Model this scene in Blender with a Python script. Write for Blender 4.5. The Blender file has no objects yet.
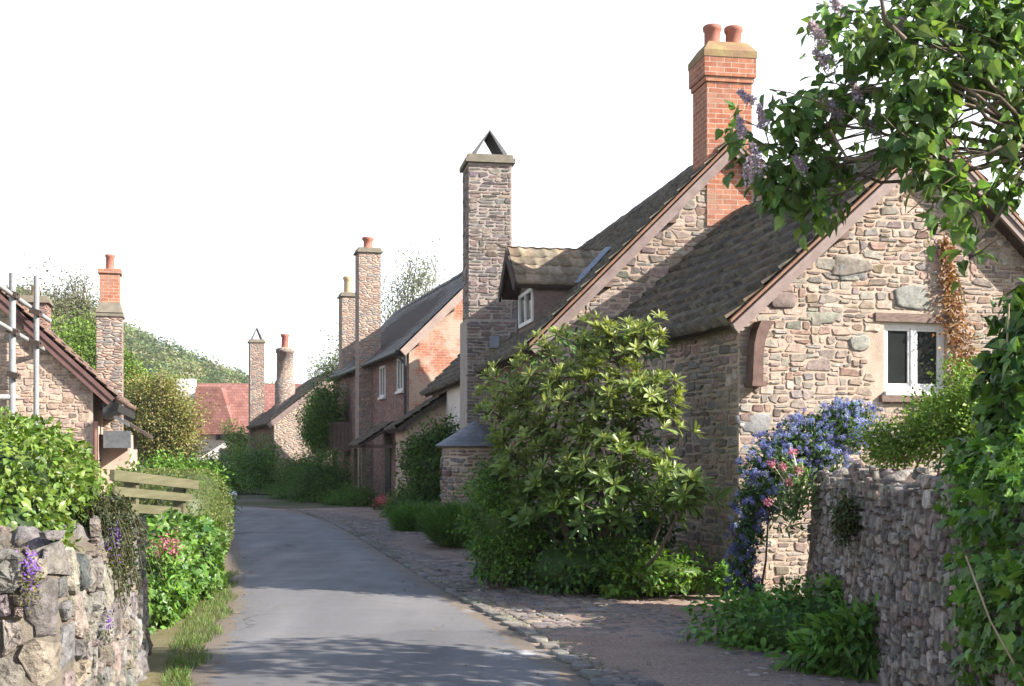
import bpy, math, random
import numpy as np
from math import radians as R
rng = np.random.default_rng(7)
random.seed(7)
SC = bpy.context.scene
COL = SC.collection
F, H, YH, CX = 1200.0, 1.6, 450.0, 512.0      # focal length in pixels, eye height, horizon row, centre column

def at(px, py, Y):
    return np.array([(px - CX) / F * Y, Y, H - (py - YH) / F * Y])
def gnd(px, py):
    return at(px, py, H * F / (py - YH))
def nrm(a):
    a = np.asarray(a, float)
    return a / np.maximum(np.linalg.norm(a, axis=-1, keepdims=True), 1e-9)

# ------------------------------------------------------------------ mesh builder
ORG = {}
class MB:
    def __init__(s): s.V = []; s.Fc = []; s.n = 0; s.C = []
    def add(s, V, Fs, mat=0, smooth=False, col=(1, 1, 1)):
        V = np.asarray(V, float).reshape(-1, 3)
        if isinstance(Fs, np.ndarray): groups = [Fs]
        else:
            d = {}
            for f in Fs: d.setdefault(len(f), []).append(f)
            groups = [np.array(g) for g in d.values()]
        for g in groups: s.Fc.append((g + s.n, mat, smooth))
        c = np.asarray(col, float)
        if c.ndim == 1: c = np.tile(c, (len(V), 1))
        s.V.append(V); s.C.append(c); s.n += len(V)
        return s
    def build(s, name, mats, parent=None, origin=None):
        V = np.concatenate(s.V); C = np.concatenate(s.C)
        org = ORG.get(parent.name) if parent else (np.zeros(3) if origin is None else np.asarray(origin, float))
        V = V - org
        me = bpy.data.meshes.new(name)
        me.vertices.add(len(V)); me.vertices.foreach_set('co', V.astype(np.float32).ravel())
        idx = np.concatenate([g.ravel() for g, _, _ in s.Fc])
        tot = np.concatenate([np.full(len(g), g.shape[1]) for g, _, _ in s.Fc])
        mi = np.concatenate([np.full(len(g), m) for g, m, _ in s.Fc])
        sm = np.concatenate([np.full(len(g), sm_) for g, _, sm_ in s.Fc])
        st = np.concatenate([[0], np.cumsum(tot)[:-1]])
        me.loops.add(len(idx)); me.loops.foreach_set('vertex_index', idx.astype(np.int32))
        me.polygons.add(len(tot)); me.polygons.foreach_set('loop_start', st.astype(np.int32))
        me.polygons.foreach_set('loop_total', tot.astype(np.int32))
        me.polygons.foreach_set('material_index', mi.astype(np.int32))
        me.polygons.foreach_set('use_smooth', sm.astype(bool))
        a = me.attributes.new('Col', 'FLOAT_COLOR', 'POINT')
        a.data.foreach_set('color', np.concatenate([C, np.ones((len(C), 1))], 1).astype(np.float32).ravel())
        me.update(calc_edges=True)
        for m in (mats if isinstance(mats, (list, tuple)) else [mats]): me.materials.append(m)
        o = bpy.data.objects.new(name, me); COL.objects.link(o)
        if parent: o.parent = parent
        else: o.location = org
        ORG[o.name] = org
        return o

def thing(name, label, cat, loc, group=None):
    o = bpy.data.objects.new(name, None); COL.objects.link(o)
    o.empty_display_size = .2
    o.location = [float(c) for c in loc]
    ORG[o.name] = np.asarray(loc, float)
    return tag(o, label, cat, group)
def tag(o, label, cat, group=None, kind=None):
    o['label'] = label; o['category'] = cat
    if group: o['group'] = group
    if kind: o['kind'] = kind
    return o
def struct(o): o['kind'] = 'structure'; return o
def lab(o, l): o['label'] = l; return o

BOXF = [(0, 3, 2, 1), (4, 5, 6, 7), (0, 1, 5, 4), (1, 2, 6, 5), (2, 3, 7, 6), (3, 0, 4, 7)]
def obox(mb, c, ax, ay, az, mat=0, col=(1, 1, 1)):      # centre and three half-axis vectors
    c, ax, ay, az = map(lambda q: np.asarray(q, float), (c, ax, ay, az))
    V = [c - ax - ay - az, c + ax - ay - az, c + ax + ay - az, c - ax + ay - az,
         c - ax - ay + az, c + ax - ay + az, c + ax + ay + az, c - ax + ay + az]
    mb.add(V, BOXF, mat, False, col)
def beam(mb, a, b, w, h, mat=0, col=(1, 1, 1), up=(0, 0, 1)):
    a, b = np.asarray(a, float), np.asarray(b, float)
    d = nrm(b - a); s = nrm(np.cross(d, up)); t = np.cross(s, d)
    obox(mb, (a + b) / 2, (b - a) / 2, s * w / 2, t * h / 2, mat, col)
def prism(mb, poly, ext, mat=0, col=(1, 1, 1)):
    P = np.asarray(poly, float); n = len(P)
    V = np.concatenate([P, P + np.asarray(ext, float)])
    Fs = [tuple(range(n))[::-1], tuple(range(n, 2 * n))] + [(i, (i + 1) % n, n + (i + 1) % n, n + i) for i in range(n)]
    mb.add(V, Fs, mat, False, col)
def tube(mb, pts, rad, n=8, mat=0, col=(1, 1, 1), caps=True):
    P = np.asarray(pts, float); m = len(P)
    rad = np.broadcast_to(np.asarray(rad, float), (m,))
    T = nrm(np.gradient(P, axis=0))
    ref = np.array([.31, .2, .93]) if abs(T[0][2]) < .9 else np.array([1., .1, 0])
    A = nrm(np.cross(T, ref)); B = np.cross(T, A)
    th = np.linspace(0, 2 * np.pi, n, endpoint=False)
    V = P[:, None] + rad[:, None, None] * (np.cos(th)[None, :, None] * A[:, None] + np.sin(th)[None, :, None] * B[:, None])
    Fs = [(i * n + j, i * n + (j + 1) % n, (i + 1) * n + (j + 1) % n, (i + 1) * n + j) for i in range(m - 1) for j in range(n)]
    mb.add(V.reshape(-1, 3), np.array(Fs), mat, True, col)
    if caps:
        mb.add(V[0], [tuple(range(n))], mat, False, col); mb.add(V[-1], [tuple(range(n))], mat, False, col)
def lathe(mb, c, prof, n=16, mat=0, col=(1, 1, 1), a0=0, a1=2 * math.pi):
    c = np.asarray(c, float); th = np.linspace(a0, a1, n + 1)
    V = [[c[0] + r * math.cos(t), c[1] + r * math.sin(t), c[2] + z] for r, z in prof for t in th]
    m = n + 1
    Fs = [(i * m + j, i * m + j + 1, (i + 1) * m + j + 1, (i + 1) * m + j) for i in range(len(prof) - 1) for j in range(n)]
    mb.add(V, np.array(Fs), mat, True, col)

class Fr:                                   # a building's own axes: u along the gable, v along the ridge
    def __init__(s, x, y, deg):
        a = R(deg); s.x, s.y = x, y
        s.u = np.array([math.cos(a), math.sin(a), 0]); s.v = np.array([-math.sin(a), math.cos(a), 0])
        s.o = np.array([x, y, 0.])
    def P(s, u, v, z):
        u, v, z = np.broadcast_arrays(np.asarray(u, float), np.asarray(v, float), np.asarray(z, float))
        return s.o + u[..., None] * s.u + v[..., None] * s.v + z[..., None] * np.array([0, 0, 1.])
    def gable(s, px, py, v0=0):             # (u, z) where the sight line meets the plane v = v0
        d = np.array([(px - CX) / F, 1., 0]); t = (v0 + s.o @ s.v) / (d @ s.v)
        return float((t * d - s.o) @ s.u), float(H - (py - YH) / F * t)
    def front(s, px, py, u0=0):
        d = np.array([(px - CX) / F, 1., 0]); t = (u0 + s.o @ s.u) / (d @ s.u)
        return float((t * d - s.o) @ s.v), float(H - (py - YH) / F * t)
    def box(s, mb, u0, u1, v0, v1, z0, z1, mat=0, col=(1, 1, 1)):
        V = s.P([u0, u1, u1, u0] * 2, [v0, v0, v1, v1] * 2, [z0] * 4 + [z1] * 4)
        mb.add(V, BOXF, mat, False, col)
    def uz(s, mb, poly, v0, v1, mat=0, col=(1, 1, 1)):
        p = np.array(poly); prism(mb, s.P(p[:, 0], v0, p[:, 1]), s.v * (v1 - v0), mat, col)
    def vz(s, mb, poly, u0, u1, mat=0, col=(1, 1, 1)):
        p = np.array(poly); prism(mb, s.P(u0, p[:, 0], p[:, 1]), s.u * (u1 - u0), mat, col)

# ------------------------------------------------------------------ materials
def new_mat(name):
    m = bpy.data.materials.new(name); m.use_nodes = True
    nt = m.node_tree; nt.nodes.clear()
    return m, nt
class N:                                    # tiny node helper
    def __init__(s, nt): s.nt = nt
    def n(s, t, **kw):
        x = s.nt.nodes.new(t)
        for k, v in kw.items():
            if k in x.inputs: s.set(x.inputs[k], v)
            else: setattr(x, k, v)
        return x
    def set(s, inp, v):
        if isinstance(v, bpy.types.NodeSocket): s.nt.links.new(v, inp)
        else: inp.default_value = v
    def noise(s, vec, scale, detail=4, rough=.55):
        x = s.n('ShaderNodeTexNoise'); x.inputs['Scale'].default_value = scale
        x.inputs['Detail'].default_value = detail; x.inputs['Roughness'].default_value = rough
        if vec is not None: s.nt.links.new(vec, x.inputs['Vector'])
        return x.outputs['Fac']
    def ramp(s, fac, stops, interp='LINEAR'):
        x = s.n('ShaderNodeValToRGB'); s.nt.links.new(fac, x.inputs['Fac']); cr = x.color_ramp; cr.interpolation = interp
        while len(cr.elements) < len(stops): cr.elements.new(.5)
        for e, (p, c) in zip(cr.elements, stops):
            e.position = p; e.color = (*c, 1) if hasattr(c, '__len__') else (c, c, c, 1)
        return x.outputs['Color']
    def mix(s, fac, a, b, mode='MIX'):
        x = s.n('ShaderNodeMix', data_type='RGBA', blend_type=mode)
        s.set(x.inputs[0], fac); s.set(x.inputs[6], a if isinstance(a, bpy.types.NodeSocket) else (*a, 1)); s.set(x.inputs[7], b if isinstance(b, bpy.types.NodeSocket) else (*b, 1))
        return x.outputs[2]
    def math(s, op, a, b=0.):
        x = s.n('ShaderNodeMath', operation=op); s.set(x.inputs[0], a); s.set(x.inputs[1], b); return x.outputs[0]
    def bump(s, h, strength=.4, dist=.02, normal=None):
        x = s.n('ShaderNodeBump'); x.inputs['Strength'].default_value = strength; x.inputs['Distance'].default_value = dist
        s.nt.links.new(h, x.inputs['Height'])
        if normal is not None: s.nt.links.new(normal, x.inputs['Normal'])
        return x.outputs['Normal']
    def pos(s): return s.n('ShaderNodeNewGeometry').outputs['Position']
    def attr(s): return s.n('ShaderNodeAttribute', attribute_name='Col').outputs['Color']
    def out(s, col, rough=.9, normal=None, spec=.25, metallic=0.):
        p = s.n('ShaderNodeBsdfPrincipled'); s.set(p.inputs['Base Color'], col if isinstance(col, bpy.types.NodeSocket) else (*col, 1))
        s.set(p.inputs['Roughness'], rough); p.inputs['Specular IOR Level'].default_value = spec; p.inputs['Metallic'].default_value = metallic
        if normal is not None: s.nt.links.new(normal, p.inputs['Normal'])
        o = s.n('ShaderNodeOutputMaterial'); s.nt.links.new(p.outputs[0], o.inputs[0]); return p
    def wallco(s):                          # running length along any upright wall, and height
        g = s.n('ShaderNodeNewGeometry')
        c = s.n('ShaderNodeVectorMath', operation='CROSS_PRODUCT'); s.nt.links.new(g.outputs['True Normal'], c.inputs[0]); c.inputs[1].default_value = (0, 0, 1)
        d = s.n('ShaderNodeVectorMath', operation='DOT_PRODUCT'); s.nt.links.new(g.outputs['Position'], d.inputs[0]); s.nt.links.new(c.outputs[0], d.inputs[1])
        z = s.n('ShaderNodeSeparateXYZ'); s.nt.links.new(g.outputs['Position'], z.inputs[0])
        cb = s.n('ShaderNodeCombineXYZ'); s.nt.links.new(d.outputs['Value'], cb.inputs[0]); s.nt.links.new(z.outputs[2], cb.inputs[1])
        return cb.outputs[0]

def m_attr(name, rough=.9, ns=9, amt=.5, bs=70, bump=.35, bd=.01, spec=.2, tint=None):
    m, nt = new_mat(name); k = N(nt); p = k.pos()
    f = k.ramp(k.noise(p, ns, 6, .65), [(.25, 1 - amt), (.75, 1 + amt * .6)])
    c = k.mix(1., k.attr(), f, 'MULTIPLY')
    if tint:
        (tc, tsc, lo, hi) = tint
        c = k.mix(k.ramp(k.noise(p, tsc, 5, .6), [(lo, 0.), (hi, 1.)]), c, tc)
    k.out(c, rough, k.bump(k.noise(p, bs, 5, .6), bump, bd), spec)
    return m
def m_leaf(name, transl=.35, rough=.5, spec=.35):
    m, nt = new_mat(name); k = N(nt); p = k.pos(); c = k.attr()
    v = k.ramp(k.noise(p, 5, 2), [(.3, .75), (.7, 1.2)])
    c = k.mix(1., c, v, 'MULTIPLY')
    b = k.n('ShaderNodeBsdfPrincipled'); nt.links.new(c, b.inputs['Base Color']); b.inputs['Roughness'].default_value = rough
    b.inputs['Specular IOR Level'].default_value = spec
    t = k.n('ShaderNodeBsdfTranslucent')
    hs = k.mix(1., c, (1.25, 1.25, .55), 'MULTIPLY'); nt.links.new(hs, t.inputs['Color'])
    mx = k.n('ShaderNodeMixShader'); mx.inputs[0].default_value = transl
    nt.links.new(b.outputs[0], mx.inputs[1]); nt.links.new(t.outputs[0], mx.inputs[2])
    o = k.n('ShaderNodeOutputMaterial'); nt.links.new(mx.outputs[0], o.inputs[0]); return m
def m_stone(name, cols, mortar, sx=4., sy=9., jit=.06, mort=.05, bd=.03):
    m, nt = new_mat(name); k = N(nt); w = k.wallco(); p = k.pos()
    mp = k.n('ShaderNodeMapping'); nt.links.new(w, mp.inputs['Vector']); mp.inputs['Scale'].default_value = (sx, sy, 1)
    nz = k.n('ShaderNodeTexNoise'); nz.inputs['Scale'].default_value = 5; nt.links.new(w, nz.inputs['Vector'])
    ad = k.n('ShaderNodeVectorMath', operation='MULTIPLY_ADD'); nt.links.new(nz.outputs['Color'], ad.inputs[0]); ad.inputs[1].default_value = (.5, .5, 0)
    nt.links.new(mp.outputs[0], ad.inputs[2])
    ve = k.n('ShaderNodeTexVoronoi', feature='DISTANCE_TO_EDGE', voronoi_dimensions='2D'); ve.inputs['Scale'].default_value = 1; nt.links.new(ad.outputs[0], ve.inputs['Vector'])
    vc = k.n('ShaderNodeTexVoronoi', feature='F1', voronoi_dimensions='2D'); vc.inputs['Scale'].default_value = 1; nt.links.new(ad.outputs[0], vc.inputs['Vector'])
    se = k.n('ShaderNodeSeparateColor'); nt.links.new(vc.outputs['Color'], se.inputs[0])
    n = len(cols); c = k.ramp(se.outputs[0], [(i / n, cc) for i, cc in enumerate(cols)], 'CONSTANT')
    c = k.mix(1., c, k.ramp(k.noise(p, 14, 6, .7), [(.25, .55), (.75, 1.35)]), 'MULTIPLY')
    mk = k.ramp(ve.outputs['Distance'], [(mort * .4, 0.), (mort * 1.8, 1.)])
    mc = k.mix(k.noise(p, 3, 4), tuple(.75 * q for q in mortar), tuple(1.15 * q for q in mortar))
    c = k.mix(mk, mc, c)
    h = k.math('ADD', k.ramp(ve.outputs['Distance'], [(0, 0.), (.22, 1.)]), k.math('MULTIPLY', k.noise(p, 40, 4), .35))
    k.out(c, .92, k.bump(h, .9, bd), .15); return m
def m_brick(name, c1, c2, mortar, bw=.225, bh=.075, stain=None):
    m, nt = new_mat(name); k = N(nt); w = k.wallco(); p = k.pos()
    b = k.n('ShaderNodeTexBrick'); nt.links.new(w, b.inputs['Vector']); b.inputs['Scale'].default_value = 1
    b.inputs['Brick Width'].default_value = bw; b.inputs['Row Height'].default_value = bh; b.inputs['Mortar Size'].default_value = .007
    b.inputs['Mortar Smooth'].default_value = .2; b.inputs['Bias'].default_value = 0
    b.inputs['Color1'].default_value = (*c1, 1); b.inputs['Color2'].default_value = (*c2, 1); b.inputs['Mortar'].default_value = (*mortar, 1)
    c = k.mix(1., b.outputs['Color'], k.ramp(k.noise(p, 10, 6, .7), [(.25, .6), (.75, 1.3)]), 'MULTIPLY')
    if stain: c = k.mix(k.ramp(k.noise(p, stain[1], 5, .65), [(stain[2], 0.), (stain[3], 1.)]), c, stain[0])
    h = k.math('ADD', k.math('SUBTRACT', 1., b.outputs['Fac']), k.math('MULTIPLY', k.noise(p, 60, 4), .4))
    k.out(c, .9, k.bump(h, .6, .012), .15); return m
def m_noise(name, c1, c2, scale=3., rough=.9, bs=50, bump=.3, bd=.01, spec=.2, stretch=None):
    m, nt = new_mat(name); k = N(nt); p = k.pos()
    if stretch:
        mp = k.n('ShaderNodeMapping'); nt.links.new(p, mp.inputs['Vector']); mp.inputs['Scale'].default_value = stretch; p = mp.outputs[0]
    c = k.mix(k.ramp(k.noise(p, scale, 6, .62), [(.3, 0.), (.7, 1.)]), c1, c2)
    k.out(c, rough, k.bump(k.noise(p, bs, 5, .6), bump, bd), spec); return m

M = {}
M['stone'] = m_attr('rubble stone', .92, 16, .55, 60, .5, .012, .15, tint=((.30, .29, .25), 5, .62, .8))
M['wallstone'] = m_attr('weathered wall stone', .94, 12, .75, 28, 1., .03, .1, tint=((.16, .15, .11), 4, .55, .8))
M['cobble'] = m_attr('cobble', .85, 14, .5, 60, .4, .006, .25)
M['mortar'] = m_noise('lime mortar', (.32, .25, .195), (.45, .36, .285), 6, .95, 80, .6, .012, .1)
M['mortar_dark'] = m_noise('dark earth mortar', (.09, .07, .06), (.17, .13, .11), 6, .95, 60, .7, .015, .1)
M['tile'] = m_attr('clay tile', .85, 12, .6, 80, .4, .006, .2, tint=((.17, .165, .095), 7, .52, .75))
M['timber'] = m_noise('weathered timber', (.10, .07, .055), (.22, .16, .135), 12, .85, 60, .4, .006, .2, (1, 1, 6))
M['board'] = m_noise('painted bargeboard', (.17, .125, .11), (.26, .20, .18), 6, .7, 70, .25, .004, .25)
M['under'] = m_noise('roof underside', (.045, .035, .03), (.08, .06, .05), 6, .9)
M['terracotta'] = m_noise('terracotta edge', (.17, .095, .065), (.26, .15, .10), 9, .9)
M['pot'] = m_noise('terracotta pot', (.28, .105, .075), (.36, .155, .115), 8, .8, 40, .2)
M['potpale'] = m_noise('buff pot', (.40, .30, .18), (.48, .37, .24), 8, .8, 40, .2)
M['brick'] = m_brick('red brick', (.30, .105, .062), (.40, .17, .10), (.42, .33, .26), stain=((.30, .19, .14), 2.2, .5, .75))
M['brickcap'] = m_noise('lichened brick cap', (.22, .125, .08), (.27, .225, .10), 4, .9, 40, .5, .02)
M['brickgable'] = m_brick('worn red brick gable', (.34, .115, .07), (.38, .175, .115), (.45, .32, .22), stain=((.40, .31, .24), 1.6, .42, .56))
STC = [(.25, .17, .14), (.33, .25, .2), (.24, .22, .2), (.37, .29, .23), (.2, .17, .16), (.3, .2, .165)]
M['stonefar'] = m_stone('coursed stone', STC, (.36, .29, .23), 5, 15)
M['stonepink'] = m_stone('pinkish stone', [(.23, .125, .10), (.28, .16, .13), (.17, .13, .12), (.31, .19, .15)], (.34, .25, .205), 5, 13)
M['stonelight'] = m_stone('pale stone', [(.40, .30, .235), (.36, .27, .22), (.44, .35, .275), (.34, .285, .245)], (.46, .385, .315), 4.6, 12)
M['render'] = m_noise('pale render', (.5, .47, .42), (.66, .62, .57), 2.5, .9, 30, .3)
M['renderpink'] = m_noise('pinkish render', (.38, .28, .225), (.48, .37, .30), 2.5, .9, 30, .3)
M['white'] = m_noise('white gloss paint', (.56, .55, .53), (.68, .68, .67), 14, .4, 90, .1, .002, .4)
M['whitewall'] = m_noise('whitewash', (.58, .56, .51), (.70, .68, .64), 2, .9, 20, .3)
M['slate'] = m_attr('slate', .6, 12, .4, 60, .3, .004, .4)
M['lead'] = m_noise('lead flashing', (.15, .165, .19), (.24, .26, .29), 8, .5, 40, .3, .005, .5)
def m_redroof():
    m, nt = new_mat('red tile roof'); k = N(nt); p = k.pos(); sp = k.n('ShaderNodeSeparateXYZ'); nt.links.new(p, sp.inputs[0])
    cb = k.n('ShaderNodeCombineXYZ'); nt.links.new(k.math('ADD', sp.outputs[0], k.math('MULTIPLY', sp.outputs[1], .14)), cb.inputs[0]); nt.links.new(sp.outputs[2], cb.inputs[1])
    b = k.n('ShaderNodeTexBrick'); nt.links.new(cb.outputs[0], b.inputs['Vector']); b.inputs['Scale'].default_value = 1; b.inputs['Brick Width'].default_value = .3; b.inputs['Row Height'].default_value = .22; b.inputs['Mortar Size'].default_value = .012
    b.inputs['Color1'].default_value = (.20, .09, .075, 1); b.inputs['Color2'].default_value = (.26, .13, .108, 1); b.inputs['Mortar'].default_value = (.12, .06, .05, 1)
    c = k.mix(1., b.outputs['Color'], k.ramp(k.noise(p, .9, 6, .7), [(.25, .65), (.75, 1.3)]), 'MULTIPLY')
    k.out(c, .9, k.bump(k.math('SUBTRACT', 1., b.outputs['Fac']), .6, .04), .1); return m
M['redroof'] = m_redroof()
M['steel'] = m_noise('galvanised tube', (.19, .195, .195), (.29, .29, .285), 9, .45, 40, .15, .003, .5)
M['bark'] = m_noise('bark', (.085, .065, .05), (.19, .15, .115), 12, .95, 50, .8, .015, .1, (1, 1, .4))
M['plankgrey'] = m_noise('grey-green weathered plank', (.08, .077, .042), (.145, .135, .08), 5, .9, 50, .5, .006, .15, (1, .25, 5))
M['leaf'] = m_leaf('leaf', .3, .5, .3)
M['glossleaf'] = m_leaf('glossy leaf', .32, .4, .4)
M['lilacleaf'] = m_leaf('lilac leaf', .45, .45, .3)
M['petal'] = m_leaf('petal', .35, .7, .1)
M['soil'] = m_noise('soil', (.06, .042, .03), (.13, .092, .066), 3, .95, 30, .8, .03, .1)
M['bottle'] = m_noise('dark plastic', (.03, .03, .03), (.05, .05, .05), 3, .5)
def glass(name):
    m, nt = new_mat(name); k = N(nt)
    p = k.out((.02, .022, .022), k.ramp(k.noise(k.pos(), 5, 5, .7), [(.35, .03), (.7, .22)]), k.bump(k.noise(k.pos(), 2.2, 2), .06, .02), .6); return m
M['glass'] = glass('window glass')

# ------------------------------------------------------------------ stone packing
def pack(ns, nt, sizes, g):
    occ = np.zeros((nt, ns), bool); out = []
    wts = np.array([q[2] for q in sizes], float); wts /= wts.sum(); ch = g.choice(len(sizes), size=ns * nt, p=wts); ci = 0
    for t in range(nt):
        s = 0
        while s < ns:
            if occ[t, s]: s += 1; continue
            w, h, _ = sizes[ch[ci % len(ch)]]; ci += 1
            h = min(h, nt - t); r = 0
            while r < w and s + r < ns and not occ[t, s + r]: r += 1
            w = r
            if w == 1 and h > 1 and g.random() < .5: h = 1
            while h > 1 and occ[t:t + h, s:s + w].any(): h -= 1
            occ[t:t + h, s:s + w] = True; out.append((s, t, w, h)); s += w
    return np.array(out, float)
def stones(mb, rects, mapf, depth, g, cols, K=12, gap=.012, mat=1, sq=3.4, rough=.08, cvar=.16, sink=.02, prof=((.96, .75), (.80, 1.)), nz=.10, hue=.005, smooth=True):
    n = len(rects)
    if not n: return
    s0, t0, w, h = [rects[:, i][:, None] for i in range(4)]
    th = np.linspace(0, 2 * np.pi, K, endpoint=False)[None] + g.uniform(0, 2 * np.pi / K, (n, 1)) + g.uniform(-.2, .2, (n, K))
    c, s = np.cos(th), np.sin(th)
    e = 2 / (sq * g.uniform(.8, 1.8, (n, 1)))
    gp = gap * g.uniform(.4, 1.5, (n, 1))
    x = np.sign(c) * np.abs(c) ** e * (w / 2 - gp); y = np.sign(s) * np.abs(s) ** e * (h / 2 - gp)
    rr = 1 + g.normal(0, rough, (n, K)); x = x * rr; y = y * rr
    x = x * (1 + g.normal(0, .10, (n, 1)) * np.sign(y)); y = y * (1 + g.normal(0, .10, (n, 1)) * np.sign(x))
    a = g.normal(0, .05, (n, 1)); x, y = x * np.cos(a) - y * np.sin(a), x * np.sin(a) + y * np.cos(a)
    cx, cy = s0 + w / 2, t0 + h / 2
    D = depth * g.uniform(.3, 1.3, (n, 1)); tl = depth / .022 * .05; tx = g.normal(0, tl, (n, 1)); ty = g.normal(0, tl, (n, 1))
    S, T, DD = [], [], []
    for sc, d in ((1.02, None),) + tuple(prof):
        xs, ys = x * sc, y * sc
        S.append(cx + xs); T.append(cy + ys)
        DD.append(np.full((n, K), -sink) if d is None else D * d * (1 + g.normal(0, nz, (n, K))) + tx * xs + ty * ys)
    S.append(cx); T.append(cy); DD.append(D * prof[-1][1] * 1.02)
    S, T, DD = np.concatenate(S, 1), np.concatenate(T, 1), np.concatenate(DD, 1)
    NR = len(prof); V = mapf(S, T, DD).reshape(-1, 3); m = (NR + 1) * K + 1
    q = [(r * K + i, r * K + (i + 1) % K, (r + 1) * K + (i + 1) % K, (r + 1) * K + i) for r in range(NR) for i in range(K)]
    tr = [(NR * K + i, NR * K + (i + 1) % K, (NR + 1) * K) for i in range(K)]
    base = (np.arange(n) * m)[:, None, None]
    ci = g.integers(0, len(cols), n); cc = np.array(cols)[ci] * (1 + g.normal(0, cvar, (n, 1))) + g.normal(0, hue, (n, 3))
    cc = np.repeat(np.clip(cc, .02, .9), m, 0)
    off = mb.n
    mb.add(V, (np.array(q)[None] + base).reshape(-1, 4), mat, smooth, cc)
    mb.Fc.append(((np.array(tr)[None] + base).reshape(-1, 3) + off, mat, smooth))
HS = [(.285, .22, .175), (.32, .255, .205), (.235, .20, .175), (.36, .295, .24), (.215, .175, .15), (.28, .195, .155), (.255, .23, .20), (.31, .235, .185), (.30, .27, .225)]
SZ = [(2, 1, 4), (3, 1, 6), (4, 1, 5), (5, 1, 3), (3, 2, 4), (4, 2, 4), (5, 2, 2), (6, 3, .5), (2, 2, 2), (6, 2, .7)]
def rubble_face(mb, fr, axis, s0, s1, t0, t1, plane, sign, ok, g, cell=.050, depth=.012, cols=HS, sizes=SZ, K=9, gap=.009, mat=1):
    ns, nt = int((s1 - s0) / cell), int((t1 - t0) / cell)
    r = pack(ns, nt, sizes, g) * cell; r[:, 0] += s0; r[:, 1] += t0
    k = np.array([ok(a, b, a + w, b + h) for a, b, w, h in r]); r = r[k]
    if axis == 'u': f = lambda S, T, D: fr.P(S, plane + sign * D, T)
    else: f = lambda S, T, D: fr.P(plane + sign * D, S, T)
    stones(mb, r, f, depth, g, cols, K, gap, mat, 4.2, .10, .17, .008, ((.97, .7), (.86, 1.)), .12, .006, False)

# ------------------------------------------------------------------ roof tiles
def tile_roof(mb, fr, e, r, v0, v1, roll=.2, course=.3, amp=.03, step=.035, cols=((.125, .105, .09),), g=rng, mat=0, sag=.0, lo=.75, hi=1.3, along='v', q=6):
    e, r = np.array(e, float), np.array(r, float)
    d = r - e; L = np.linalg.norm(d); d /= L; nn = np.array([-d[1], d[0]])
    if nn[1] < 0: nn = -nn
    nv = max(2, int(round((v1 - v0) / roll))); nc = max(2, int(round(L / course)))
    vs = np.linspace(v0, v1, nv * q + 1); ph = np.arange(nv * q + 1) / q * 2 * np.pi
    prof = amp * (np.maximum(np.cos(ph), -.35) + .35) / 1.35
    for c in range(nc):
        a0, a1 = L * c / nc, L * (c + 1) / nc + .04
        jit = np.repeat(g.normal(0, .004, nv + 1), q)[:nv * q + 1]
        jd = np.repeat(g.normal(0, .007, nv + 1), q)[:nv * q + 1]
        rows = []
        for a, hgt in ((a0 + .002, -.02), (a0, step), (a1, .0)):
            t = a + (jd if a < a1 else 0)
            sg = -sag * np.sin(np.pi * (vs - v0) / (v1 - v0)) * np.sin(np.pi * min(1, max(0, (a / L))) * .9 + .15)
            hh = prof * (1 if hgt >= 0 else .0) + hgt + jit + sg
            U = e[0] + d[0] * t + nn[0] * hh; Z = e[1] + d[1] * t + nn[1] * hh
            rows.append(fr.P(U, vs, Z) if along == 'v' else fr.P(vs, U, Z))
        V = np.concatenate(rows); m = len(vs)
        Fs = [(k * m + i, k * m + i + 1, (k + 1) * m + i + 1, (k + 1) * m + i) for k in range(2) for i in range(m - 1)]
        ci = np.array(cols)[g.integers(0, len(cols), nv + 1)] * g.uniform(lo, hi, (nv + 1, 1))
        cc = np.tile(np.repeat(ci, q, 0)[:m], (3, 1))
        mb.add(V, np.array(Fs), mat, True, cc)
def ridge_tiles(mb, fr, u, z, v0, v1, rad=.11, g=rng, col=(.16, .12, .09), mat=0):
    n = max(2, int((v1 - v0) / .32)); vs = np.linspace(v0, v1, n + 1)
    for a, b in zip(vs[:-1], vs[1:]):
        th = np.linspace(-.2, np.pi + .2, 8); dz = g.normal(0, .008); rr = rad
        V = []
        for vv, k in ((a, 1.0), (b + .02, .93)):
            V.append(fr.P(u + rr * k * np.cos(th), vv, z - .05 + dz + rr * k * np.sin(th)))
        V = np.concatenate(V)
        mb.add(V, np.array([(i, i + 1, 9 + i, 8 + i) for i in range(7)]), mat, True, np.array(col) * g.uniform(.75, 1.3))

def slope_slab(mb, fr, e, r, v0, v1, th=.1, mat=0):
    e, r = np.array(e), np.array(r); d = nrm(r - e); n = np.array([-d[1], d[0]]); n = n if n[1] > 0 else -n
    fr.uz(mb, [e - n * .012, r - n * .012, r - n * th, e - n * th], v0, v1, mat)
def bargeboard(mb, fr, e, r, v0, w=.16, t=.045, mat=0):
    e, r = np.array(e, float), np.array(r, float); d = nrm(r - e); n = np.array([-d[1], d[0]]); n = n if n[1] > 0 else -n
    fr.uz(mb, [e - n * .02, r - n * .02, r - n * w, e - n * w], v0, v0 + t, mat)
    fr.uz(mb, [e - n * .025, r - n * .025, r - n * w * .42, e - n * w * .42], v0 - .022, v0 - .002, mat)

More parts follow.
